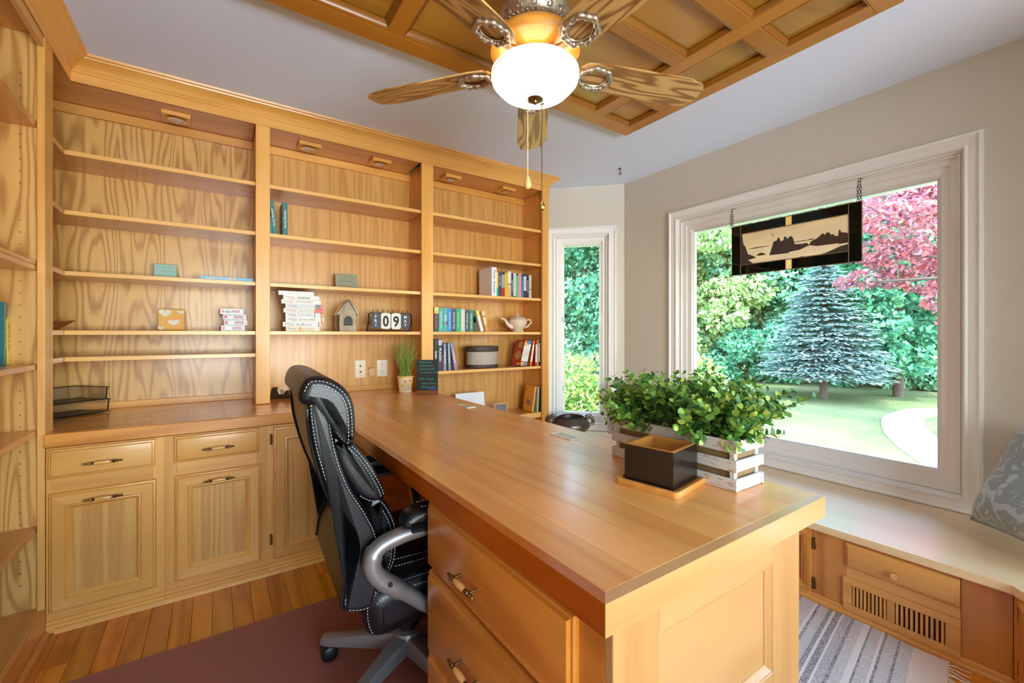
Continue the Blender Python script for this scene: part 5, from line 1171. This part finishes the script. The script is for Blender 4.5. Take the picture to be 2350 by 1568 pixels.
t = thing('cube_pot', 'empty black square pot with bare wood inside on the desk', 'pot', (*CXY, ZT+.0112), local=True, rot=rz)
BLK = pm('black_lacquer', (24, 17, 16), .28, coat=.4, noise=.15, nscale=14)
F = lambda s, tt, h: (s, tt, h)
a_ = (-.069, .069, -.066, .066)
mb = MB(); mb.ring(F, a_, [(.069, 0), (.002, 0), (0, .002), (0, .0925)], cap=None); mb.build('walls', BLK, t)
mb = MB(); mb.ring(F, a_, [(0, .0926), (.0005, .094), (.008, .094), (.0085, .093), (.0085, .012)], cap=0); mb.build('wood_lining', SAU, t)
for k, (y, z, l_) in enumerate(((.01, .030, .016), (.022, .026, .014), (-.004, .046, .010))): MB().box((.0688, y, z), (.0694, y+.0025, z+l_)).build('scuff', pm('grey_scuff', (120, 120, 122), .6), t)
# ---------------------------------------------------------------- urn and cushions on the window seat
t = thing('urn', 'dark bronze metal urn with scrolled handles by the narrow window', 'urn', (2.365, 2.640, ZS+.0004), local=True, rot=R(-34))
URN = pm('dark_bronze', (112, 100, 92), .3, .8, noise=.25, nscale=12)
MB().lathe([(.001, 0), (.085, 0), (.088, .006), (.10, .03), (.135, .06), (.155, .09), (.150, .115), (.128, .138), (.112, .150), (.108, .158), (.114, .165), (.120, .166), (.116, .158), (.112, .15), (.12, .12), (.10, .05), (.001, .02)], seg=48).build('body', URN, t, smooth=45)
for s in (-1, 1):
    mb = MB(); P = [(s*(.120+.004*math.cos(q)+.0*q), 0, .152) for q in (0,)]
    pts_ = [(s*x, 0, z) for x, z in ((.150, .100), (.172, .105), (.180, .13), (.165, .158), (.145, .170), (.130, .168), (.126, .156), (.136, .150), (.144, .156))]
    mb.tube([tuple(p) for p in catmull(pts_, 4, False)], .013, 8, flat=((0, 1, 0), 1.7)); mb.build('handle', URN, t, smooth=60)
def damask(name, c1, c2, sc):
    m, nt, b = base(name); L = nt.links; tc = nd(nt, 'ShaderNodeTexCoord'); nz = nd(nt, 'ShaderNodeTexNoise'); nz.inputs['Scale'].default_value = sc; nz.inputs['Detail'].default_value = 3; nz.inputs['Distortion'].default_value = 1.8
    L.new(tc.outputs['Object'], nz.inputs['Vector']); cr = nd(nt, 'ShaderNodeValToRGB'); cr.color_ramp.elements[0].position = .50; cr.color_ramp.elements[0].color = lin(c1); cr.color_ramp.elements[1].position = .55; cr.color_ramp.elements[1].color = lin(c2)
    L.new(nz.outputs[0], cr.inputs[0]); L.new(cr.outputs[0], b.inputs['Base Color']); b.inputs['Roughness'].default_value = .45; b.inputs['Sheen Weight'].default_value = .4
    bp_ = nd(nt, 'ShaderNodeBump'); bp_.inputs['Strength'].default_value = .3; bp_.inputs['Distance'].default_value = .004; L.new(nz.outputs[0], bp_.inputs['Height']); L.new(bp_.outputs[0], b.inputs['Normal']); return m
def cushion(label, M, s, th, mat, pip):
    t = thing('cushion', label, 'cushion', (0, 0, 0), 'cushions on the window seat', local=True); t.matrix_basis = M
    N = 22; V = []; 
    for k in (1, -1):
        for i in range(N+1):
            for j in range(N+1):
                u = -1+2*i/N; v = -1+2*j/N; pin = 1-.07*(1-abs(u)**2)*abs(v)**3 if 0 else 1
                x = u*s*(1-.10*(1-u*u)**0*(1-abs(v)**1)*0-.07*(1-v*v)*abs(u)**4); z = v*s*(1-.07*(1-u*u)*abs(v)**4)
                d = th*((1-u**4)*(1-v**4))**.55
                d *= 1+.05*math.sin(5*u+3*v)
                V.append((x, k*d, z))
    S = (N+1)**2; mb = MB(); o = mb.pts(V)
    for i in range(N):
        for j in range(N):
            q = [i*(N+1)+j, (i+1)*(N+1)+j, (i+1)*(N+1)+j+1, i*(N+1)+j+1]; mb.face([o+a for a in q]); mb.face([o+S+a for a in q[::-1]])
    me = mb.mesh('cover', None, False)
    import bmesh
    bm = bmesh.new(); bm.from_mesh(me); bmesh.ops.remove_doubles(bm, verts=bm.verts, dist=1e-4); bmesh.ops.recalc_face_normals(bm, faces=bm.faces); bm.to_mesh(me); bm.free(); me.shade_smooth()
    ob('cover', me, mat, t)
    E_ = [];
    for u, v in [(-1+2*i/12, -1) for i in range(12)]+[(1, -1+2*i/12) for i in range(12)]+[(1-2*i/12, 1) for i in range(12)]+[(-1, 1-2*i/12) for i in range(12)]:
        E_.append((u*s*(1-.07*(1-v*v)*abs(u)**4), 0, v*s*(1-.07*(1-u*u)*abs(v)**4)))
    MB().tube(E_, .004, 6, closed=True).build('seam', pip, t, smooth=60)
    return t
DG = damask('grey_damask', (132, 142, 144), (176, 186, 188), 15); DB = damask('beige_damask', (150, 130, 104), (206, 192, 168), 16)
# M columns: local x (width), y (thickness), z (up)
def frame_m(o, yaw, tilt, roll=0): return TR(o) @ Matrix.Rotation(R(yaw), 4, 'Z') @ Matrix.Rotation(R(tilt), 4, 'X') @ Matrix.Rotation(R(roll), 4, 'Y')
cushion('grey damask cushion leaning in the bay corner at the photo edge', frame_m((2.575, .205, .588), 45, 26, 0), .232, .085, DG, pm('grey_cord', (150, 158, 158), .6))
cushion('beige damask cushion behind the planter greenery', frame_m((2.575, 2.265, .585), -110, -8, 0), .215, .07, DB, pm('beige_cord', (180, 164, 140), .6))
# ---------------------------------------------------------------- hanging stained glass panel
XG = 2.79
sg = thing('stained_glass_panel', 'hanging stained glass seascape with dark border in front of the picture window', 'stained glass', (XG, 1.204, 1.708))
ya, yb_, za, zb_ = .857, 1.551, 1.551, 1.866
yi0, yi1, zi0, zi1 = .915, 1.494, 1.612, 1.810
def glassm(name, col, mix_, rough=.05, tint=None):
    m, nt, b = base(name); L = nt.links; b.inputs['Base Color'].default_value = lin(col); b.inputs['Roughness'].default_value = rough
    tl = nd(nt, 'ShaderNodeBsdfTranslucent'); nz = nd(nt, 'ShaderNodeTexNoise'); nz.inputs['Scale'].default_value = 9; nz.inputs['Distortion'].default_value = 1; tc = nd(nt, 'ShaderNodeTexCoord'); mp = nd(nt, 'ShaderNodeMapping'); mp.inputs['Scale'].default_value = (1, .5, 2.2); L.new(tc.outputs['Object'], mp.inputs[0]); L.new(mp.outputs[0], nz.inputs['Vector'])
    c2 = tint or col; L.new(mixc(nt, nz.outputs[0], lin(col), lin(c2)), tl.inputs[0])
    mx = nd(nt, 'ShaderNodeMixShader'); mx.inputs[0].default_value = mix_; out_ = [n for n in nt.nodes if n.type == 'OUTPUT_MATERIAL'][0]
    L.new(b.outputs[0], mx.inputs[1]); L.new(tl.outputs[0], mx.inputs[2]); L.new(mx.outputs[0], out_.inputs[0]); return m
DGL = glassm('dark_green_glass', (6, 18, 16), .3, .03); OPAL = glassm('opal_glass', (250, 226, 190), .88, .15, (226, 196, 180)); AMB = glassm('amber_glass', (255, 226, 170), .8, .2)
def gp(name, y0_, y1_, z0_, z1_, mat): return MB().box((XG-.0015, y0_, z0_), (XG+.0015, y1_, z1_)).build(name, mat, sg)
gp('border_glass', yi1, yb_, za, zb_, DGL); gp('border_glass', ya, yi0, za, zb_, DGL)
tb = (1.192, 1.226)
for z0_, z1_ in ((zi1, zb_), (za, zi0)):
    gp('border_glass', yi0+.0005, tb[0]-.0005, z0_, z1_, DGL); gp('border_glass', tb[1]+.0005, yi1-.0005, z0_, z1_, DGL); gp('amber_tab', tb[0], tb[1], z0_, z1_, AMB)
gp('picture_glass', yi0+.0005, yi1-.0005, zi0+.0003, zi1-.0003, OPAL)
LEAD = pm('lead_came', (150, 132, 104), .4, .6, noise=.2)
def came(y0_, z0_, y1_, z1_, r_=.0028): MB().tube([(XG, y0_, z0_), (XG, y1_, z1_)], r_, 6).build('came', LEAD, sg)
for a in ((ya, za, yb_, za), (ya, zb_, yb_, zb_), (ya, za, ya, zb_), (yb_, za, yb_, zb_), (yi0, za, yi0, zb_), (yi1, za, yi1, zb_), (yi0, zi0, yi1, zi0), (yi0, zi1, yi1, zi1)): came(*a)
for z0_, z1_ in ((zi1, zb_), (za, zi0)):
    for y in tb: came(y, z0_, y, z1_, .002)
ROCK = pm('painted_rock', (66, 50, 48), .6, noise=.35, nscale=40); ROCK2 = pm('painted_headland', (66, 46, 24), .6, noise=.3, nscale=50)
sil = [('painted_cliff', ROCK, [(1.4934, 1.8097), (1.4829, 1.8095), (1.4754, 1.7455), (1.4606, 1.7231), (1.4459, 1.6763), (1.4168, 1.6622), (1.393, 1.6465), (1.4459, 1.6394), (1.4135, 1.6138), (1.4934, 1.6125)]),
 ('painted_island', ROCK, [(1.3168, 1.6497), (1.2988, 1.7059), (1.2922, 1.7283), (1.2745, 1.7322), (1.2679, 1.7497), (1.2592, 1.7435), (1.2527, 1.7237), (1.2354, 1.7276), (1.2333, 1.748), (1.2226, 1.746), (1.2162, 1.7311), (1.2078, 1.7387), (1.1952, 1.7455), (1.1848, 1.7322), (1.1765, 1.6944), (1.1683, 1.693), (1.1439, 1.6889), (1.1119, 1.6901), (1.1001, 1.6748), (1.152, 1.6565), (1.2057, 1.6537), (1.2078, 1.6471)]),
 ('painted_headland', ROCK2, [(1.102, 1.6751), (1.0922, 1.6955), (1.0613, 1.7075), (1.0348, 1.7308), (1.0236, 1.72), (1.0124, 1.7329), (0.9995, 1.724), (0.9941, 1.7123), (0.985, 1.717), (0.9777, 1.705), (0.9616, 1.702), (0.958, 1.7329), (0.9527, 1.734), (0.9474, 1.7182), (0.9298, 1.7148), (0.9159, 1.708), (0.9159, 1.6582), (0.958, 1.6571), (0.9616, 1.662), (1.0613, 1.6639)]),
 ('painted_rock', ROCK, [(1.0461, 1.6145), (1.0236, 1.6187), (0.9759, 1.6348), (0.9509, 1.6454), (0.9159, 1.6499), (0.9159, 1.6135)]),
 ('painted_islet', ROCK2, [(1.3954, 1.658), (1.3789, 1.671), (1.3602, 1.673), (1.3372, 1.6599), (1.3418, 1.6558)]), ('painted_islet', ROCK, [(1.154, 1.6141), (1.1398, 1.6181), (1.1278, 1.6148), (1.1318, 1.6139)]),
 ('painted_shore', ROCK, [(1.4508, 1.7077), (1.4025, 1.7111), (1.3649, 1.7112), (1.3011, 1.7086), (1.3649, 1.7064), (1.4025, 1.7048)]), ('painted_shore', ROCK, [(1.1807, 1.7079), (1.1079, 1.7071), (1.0903, 1.7114), (1.0728, 1.7052), (1.1079, 1.704), (1.1765, 1.7035)]),
 ('painted_moon', ROCK, [(1.2966, 1.7785), (1.302, 1.7715), (1.2966, 1.763), (1.2913, 1.7629), (1.2966, 1.77), (1.2957, 1.7741)])]
for n_, mt, P in sil: MB().prism(P, 'X', XG-.0027, XG-.0018).build(n_, mt, sg)
for y, z1_ in ((1.552, 1.993), (.869, 1.997)):
    mb = MB(); z = zb_+.003; k = 0
    for s in (-1, 1):
        zz = zb_+.006
        for i in range(6):
            c = (XG, y+s*.006, zz); rot_ = i % 2
            mb.tube([(c[0]+(.0055*math.cos(q) if rot_ else 0), c[1]+(0 if rot_ else .0055*math.cos(q)), c[2]+.009*math.sin(q)) for q in np.linspace(0, 2*math.pi, 11)[:-1]], .0014, 4, closed=True); zz += .0145
    for i in range(2): mb.tube([(XG+.003*i, y+.006*math.cos(q), zz+.004+.014*i+.010*math.sin(q)) for q in np.linspace(0, 2*math.pi, 11)[:-1]], .0016, 4, closed=True)
    o = mb.build('hanging_chain', WIRE, sg, smooth=60); o['kind'] = 'stuff'
    MB().tube([(XG, y, zz+.026), (XG+.030, y, zz+.034), (XG+.056, y, zz+.036)], .002, 6).build('wall_hook', BRASS, sg, smooth=50)
# ---------------------------------------------------------------- garden
GZ = -.6
def ground_mat():
    m, nt, b = base('summer_lawn'); L = nt.links; tc = nd(nt, 'ShaderNodeTexCoord')
    n1 = nd(nt, 'ShaderNodeTexNoise'); n1.inputs['Scale'].default_value = .45; n1.inputs['Detail'].default_value = 6; L.new(tc.outputs['Object'], n1.inputs['Vector'])
    n2 = nd(nt, 'ShaderNodeTexNoise'); n2.inputs['Scale'].default_value = 22; n2.inputs['Detail'].default_value = 4; L.new(tc.outputs['Object'], n2.inputs['Vector'])
    cr = nd(nt, 'ShaderNodeValToRGB'); cr.color_ramp.elements[0].position = .35; cr.color_ramp.elements[0].color = lin((80, 104, 64)); cr.color_ramp.elements[1].position = .65; cr.color_ramp.elements[1].color = lin((124, 128, 92)); L.new(n1.outputs[0], cr.inputs[0])
    L.new(mixc(nt, mth(nt, 'MULTIPLY', n2.outputs[0], .5), cr.outputs[0], lin((78, 100, 62))), b.inputs['Base Color']); b.inputs['Roughness'].default_value = .95; b.inputs['Specular IOR Level'].default_value = .1
    bp_ = nd(nt, 'ShaderNodeBump'); bp_.inputs['Strength'].default_value = .8; bp_.inputs['Distance'].default_value = .05; L.new(n2.outputs[0], bp_.inputs['Height']); L.new(bp_.outputs[0], b.inputs['Normal']); return m
mb = MB(); N = 40; V = []
for i in range(N+1):
    for j in range(N+1):
        x = -30+100*i/N; y = -40+100*j/N
        z = GZ if (x < 12) else GZ+.0*(x-12)
        V.append((x, y, z))
o = mb.pts(V)
for i in range(N):
    for j in range(N): mb.face([o+i*(N+1)+j, o+(i+1)*(N+1)+j, o+(i+1)*(N+1)+j+1, o+i*(N+1)+j+1])
struct(mb.build('ground', ground_mat()), 'sunlit pale green lawn outside the windows')
Lp_ = [(15.64, 2.05), (14.18, 2.78), (13.17, 3.23), (11.88, 3.23), (11.01, 3.07), (9.9, 2.71), (8.88, 2.28), (7.75, 1.68), (6.69, 1.2)]
Rp_ = [(15.19, 1.75), (13.88, 2.35), (13.01, 2.62), (12.2, 2.66), (11.27, 2.47), (10.25, 2.13), (9.08, 1.60), (8.2, 1.12), (7.2, .62)]
Lc = catmull(Lp_, 5, False); Rc = catmull(Rp_, 5, False)
mb = MB(); mb.loft([[(*a, GZ), (*a, GZ+.03), (*b, GZ+.03), (*b, GZ)] for a, b in zip(Lc, Rc)])
struct(mb.build('garden_path', pm('pale_concrete', (178, 170, 166), .9, noise=.08, nscale=3)), 'pale concrete path curving across the lawn')
def dim(c, k=.95): return tuple(x*k for x in lin(c)[:3])+(1,)
def leafmat(name, stops, tr=.35, rough=.5):
    m, nt, b = base(name); L = nt.links; ge = nd(nt, 'ShaderNodeNewGeometry'); cr = nd(nt, 'ShaderNodeValToRGB'); e = cr.color_ramp.elements
    e[0].position = 0; e[0].color = dim(stops[0]); e[1].position = 1; e[1].color = dim(stops[-1])
    for i, c in enumerate(stops[1:-1]): x = e.new((i+1)/(len(stops)-1)); x.color = dim(c)
    L.new(ge.outputs['Random Per Island'], cr.inputs[0]); L.new(cr.outputs[0], b.inputs['Base Color']); b.inputs['Roughness'].default_value = rough; b.inputs['Specular IOR Level'].default_value = .3
    tl = nd(nt, 'ShaderNodeBsdfTranslucent'); L.new(cr.outputs[0], tl.inputs[0]); mx = nd(nt, 'ShaderNodeMixShader'); mx.inputs[0].default_value = tr
    o_ = [n for n in nt.nodes if n.type == 'OUTPUT_MATERIAL'][0]; L.new(b.outputs[0], mx.inputs[1]); L.new(tl.outputs[0], mx.inputs[2]); L.new(mx.outputs[0], o_.inputs[0]); return m
def leaf_cloud(name, centers, n, size, mat, parent, asp=.6, seed=1, flat=0.):
    """n leaf sprays spread over the shells of blobs (x,y,z,rx,ry,rz): each a bent diamond of two triangles"""
    g = np.random.default_rng(seed); C_ = np.array(centers, float)
    wgt = (C_[:, 3]*C_[:, 5])**1.0; idx = g.choice(len(C_), n, p=wgt/wgt.sum())
    d = g.normal(size=(n, 3)); d /= np.linalg.norm(d, axis=1)[:, None]
    rad = g.uniform(.55, 1.05, (n, 1))**.6
    p = C_[idx, :3]+d*C_[idx, 3:6]*rad
    ax = d*.7+g.normal(size=(n, 3))*.8; ax[:, 2] -= .25; ax[:, 2] *= (1-flat); ax /= np.linalg.norm(ax, axis=1)[:, None]
    t_ = np.cross(ax, d*.6+g.normal(size=(n, 3))*.7); t_ /= np.linalg.norm(t_, axis=1)[:, None]+1e-9
    s = size*g.uniform(.6, 1.35, (n, 1)); nrm = np.cross(ax, t_)
    V = np.empty((n, 4, 3)); V[:, 0] = p-ax*s*.5; V[:, 1] = p+t_*s*asp*.5+nrm*s*.12; V[:, 2] = p+ax*s*.5; V[:, 3] = p-t_*s*asp*.5+nrm*s*.12
    me = bpy.data.meshes.new(name); me.vertices.add(n*4); me.vertices.foreach_set('co', V.ravel()); me.loops.add(n*4); me.loops.foreach_set('vertex_index', np.arange(n*4)); me.polygons.add(n); me.polygons.foreach_set('loop_start', np.arange(n)*4); me.update(calc_edges=True)
    o = ob(name, me, mat, parent); o['kind'] = 'stuff'; return o
BARK = pm('bark', (78, 68, 58), .95, noise=.4, nscale=12, bump=.6)
def tree(name, label, x, y, h, rad, mat, n, size, seed, trunk_r=.16, crown0=.25, group='trees beyond the lawn', blobs=26, z0=None, sq=1.):
    r_ = random.Random(seed); z0 = GZ if z0 is None else z0
    t = thing(name, label, 'tree', (x, y, z0), group)
    C_ = []
    for k in range(blobs):
        f_ = crown0+(1-crown0)*((k+.5)/blobs); prof = math.sin(math.pi*min(1, (f_-crown0)/(1-crown0)*.85+.12))**.7
        a = r_.uniform(0, 6.283); q = math.sqrt(r_.random())*rad*prof*.85; b = rad*r_.uniform(.26, .46)
        C_.append((x+q*math.cos(a), y+q*math.sin(a), z0+h*f_, b, b, b*.8*sq))
    leaf_cloud('foliage', C_, n, size, mat, t, seed=seed)
    mb = MB(); mb.tube([(x, y, z0-.1), (x+.05, y, z0+h*.25), (x-.05, y+.05, z0+h*.55), (x, y, z0+h*.85)], [trunk_r*1.25, trunk_r, trunk_r*.7, trunk_r*.2], 10)
    for k in range(6):
        c = C_[r_.randrange(len(C_))]; zz = z0+h*r_.uniform(.2, .5); mb.tube([(x, y, zz), ((x+c[0])/2, (y+c[1])/2, (zz+c[2])/2+.1), c[:3]], [trunk_r*.45, trunk_r*.3, trunk_r*.1], 6)
    mb.build('trunk', BARK, t, smooth=50); return t
LG1 = leafmat('leaf_light', [(120, 160, 106), (150, 186, 120), (180, 204, 136), (206, 220, 156)]); LG2 = leafmat('leaf_mid', [(84, 146, 118), (108, 168, 132), (134, 188, 148), (164, 206, 166)]); LG3 = leafmat('leaf_deep', [(58, 124, 100), (78, 148, 114), (104, 170, 130), (134, 192, 144)]); LR = leafmat('leaf_red', [(120, 100, 124), (164, 96, 108), (204, 116, 118), (226, 146, 140), (150, 116, 134)], .45); LS = leafmat('needle_blue', [(122, 154, 152), (150, 180, 176), (176, 204, 198), (190, 214, 208)], .35)
# trees along the far edge of the lawn, left to right
far = [(12.2, 15.6, 8.5, 2.9, LG2, 'tall green tree seen through the narrow window'), (14.6, 14.0, 9.0, 2.8, LG3, 'tall tree framed at the edge of narrow window'), (16.2, 11.6, 8.4, 2.4, LG1, 'pale yellow green tree at the window side edge of the tree line'), (17.6, 10.2, 8.8, 2.3, LG1, 'pale green tree second in the far tree line'), (19.2, 9.6, 9.2, 2.6, LG2, 'mid green tree behind the stained glass panel'), (20.0, 8.0, 8.6, 2.5, LG2, 'mid green tree left of the spruce top'), (20.5, 6.6, 8.4, 2.4, LG3, 'deep green tree directly behind the blue spruce'), (21.5, 5.2, 9.0, 2.6, LG2, 'mid green tree between spruce and trunked maple'), (22.0, 3.6, 9.2, 2.8, LG3, 'deep green tree far behind the red maple'), (22.5, 1.8, 9.0, 2.8, LG2, 'green tree far off at the window edge'), (10.0, 17.6, 8.5, 3.0, LG2, 'green tree beyond the hedge on the house side')]
for i, (x, y, h, rd, mt, lb) in enumerate(far): tree('deciduous_tree', lb, x, y, h, rd, mt, 14000, .26, 20+i, crown0=.08, blobs=34)
# understorey shrubs at the foot of the trees
for i, (x, y, h, rd, mt, lb) in enumerate([(15.4, 10.9, 1.9, 1.3, LG3, 'dark shrub at the foot of the pale trees'), (16.4, 9.0, 1.8, 1.3, LG3, 'dark shrub below the mid green tree'), (16.8, 7.6, 1.9, 1.2, LG3, 'dark shrub behind the lawn left of spruce'), (17.8, 5.9, 1.6, 1.1, LG3, 'dark shrub showing under the spruce branches'), (18.6, 4.6, 1.6, 1.2, LG2, 'shrub between spruce and maple trunk'), (19.0, 2.9, 1.7, 1.3, LG3, 'shrub behind the maple trunk')]):
    tree('garden_shrub', lb, x, y, h, rd, mt, 3500, .18, 60+i, trunk_r=.05, crown0=.1, group='shrubs below the tree line', blobs=14)
# blue spruce
sx_, sy_ = 13.83, 5.11
t = thing('blue_spruce', 'blue spruce with layered drooping branches on the lawn', 'tree', (sx_, sy_, GZ))
g = np.random.default_rng(5); SV = []; n_lv = 26
mbb = MB(); mbb.tube([(sx_, sy_, GZ-.1), (sx_, sy_, GZ+1.0), (sx_, sy_, GZ+2.6), (sx_, sy_, GZ+4.3)], [.105, .085, .05, .01], 10)
qs = []
for k in range(n_lv):
    f_ = k/(n_lv-1); z = GZ+.72+(3.9-.72)*f_; Rr_ = 1.45*(1-f_)**.80+.10
    if k == 0: Rr_ *= .85
    nb = int(22*(1-f_)+7)
    for j in range(nb):
        a = 2*math.pi*(j+.5*(k % 2))/nb+g.uniform(-.12, .12); r1 = Rr_*g.uniform(.80, 1.08); dz = -.10*r1+g.uniform(-.05, .05)
        mbb.tube([(sx_, sy_, z), (sx_+.5*r1*math.cos(a), sy_+.5*r1*math.sin(a), z+dz*.35), (sx_+r1*math.cos(a), sy_+r1*math.sin(a), z+dz)], [.014, .009, .003], 4)
        m_ = int(34*r1)+8
        for q in range(m_):
            s = (q+.5)/m_; s = .12+.9*s; b = a+g.normal()*.55; px_ = sx_+r1*s*math.cos(a)+g.normal()*.03*s; py_ = sy_+r1*s*math.sin(a)+g.normal()*.03*s
            off_ = g.normal()*.11*(.4+s)*r1; px_ += -math.sin(a)*off_; py_ += math.cos(a)*off_; pz_ = z+dz*s+g.normal()*.014
            l_ = g.uniform(.10, .20); dxy = np.array((math.cos(b), math.sin(b))); w = g.uniform(.026, .046)
            pr = np.array((-dxy[1], dxy[0]))*w; e = np.array((px_, py_))+dxy*l_; dr_ = g.uniform(-.35, .12)*l_
            qs.append([(px_, py_, pz_), ((px_+e[0])/2+pr[0], (py_+e[1])/2+pr[1], pz_+dr_*.5+.012), (e[0], e[1], pz_+dr_), ((px_+e[0])/2-pr[0], (py_+e[1])/2-pr[1], pz_+dr_*.5+.012)])
V = np.array(qs); n = len(qs)
me = bpy.data.meshes.new('needles'); me.vertices.add(n*4); me.vertices.foreach_set('co', V.ravel()); me.loops.add(n*4); me.loops.foreach_set('vertex_index', np.arange(n*4)); me.polygons.add(n); me.polygons.foreach_set('loop_start', np.arange(n)*4); me.update(calc_edges=True)
o = ob('needles', me, LS, t); o['kind'] = 'stuff'
mbb.build('trunk', BARK, t, smooth=50)
# maple with the dark trunk to the right of the spruce
tree('deciduous_tree', 'leafy green tree with dark trunk right of the spruce', 15.9, 4.05, 5.4, 2.0, LG3, 14000, .17, 90, trunk_r=.11, crown0=.17, blobs=34, sq=.8)
# copper maple reaching in from the right
t = thing('red_maple', 'copper red maple overhanging the path at the window edge', 'tree', (9.6, .2, GZ))
C_ = []
r_ = random.Random(11)
F_ = np.array((.5619, .8272)); R_ = np.array((.8272, -.5619))
def px(u, v, k): q = F_*k+R_*((u-1175)/1001.16*k); return (q[0], q[1], 1.17+(767-v)/1001.16*k)
for u, v, k, b in [(2120, 470, 8.0, .55), (2060, 500, 7.8, .5), (2010, 500, 8.2, .42), (2150, 560, 7.6, .55), (2080, 590, 8.0, .5), (2020, 580, 8.2, .42), (1985, 640, 8.4, .30), (1940, 650, 8.6, .20), (2120, 640, 7.9, .40), (2160, 690, 7.6, .30), (2060, 450, 8.4, .5), (2200, 430, 7.8, .7), (2230, 600, 7.8, .7), (2280, 500, 7.6, .8), (2330, 650, 7.8, .6), (2140, 420, 8.2, .5), (1985, 470, 8.3, .25), (2050, 640, 8.2, .28), (2190, 740, 7.8, .25), (2240, 330, 8, .8), (2130, 330, 8.2, .5)]: C_.append((*px(u, v, k), b, b, b*.7))
leaf_cloud('foliage', C_, 11000, .10, LR, t, asp=.55, seed=33)
mb = MB(); mb.tube([(9.6, .2, GZ-.1), (9.5, .25, GZ+1.4), (9.3, .5, GZ+2.6), (9.1, .7, GZ+4.0)], [.17, .14, .10, .05], 10)
for k in (0, 3, 5, 7, 9, 11, 14): c = C_[k]; mb.tube([(9.4, .35, GZ+1.9), ((9.4+c[0])/2, (.35+c[1])/2, (GZ+1.9+c[2])/2+.35), c[:3]], [.06, .035, .01], 6)
mb.build('trunk', BARK, t, smooth=50)
# hedge outside the narrow window
t = thing('clipped_hedge', 'sunlit yellow green hedge outside the narrow window', 'hedge', (5.0, 5.4, GZ))
C_ = [(4.3+.55*i+r_.uniform(-.1, .1), 6.2-.45*i+r_.uniform(-.15, .15), GZ+z, .55, .55, .45) for i in range(-2, 5) for z in (.25, .65, 1.02)]
leaf_cloud('foliage', C_, 16000, .085, leafmat('leaf_hedge', [(70, 120, 66), (120, 158, 78), (170, 190, 96), (206, 210, 130)]), t, seed=44)
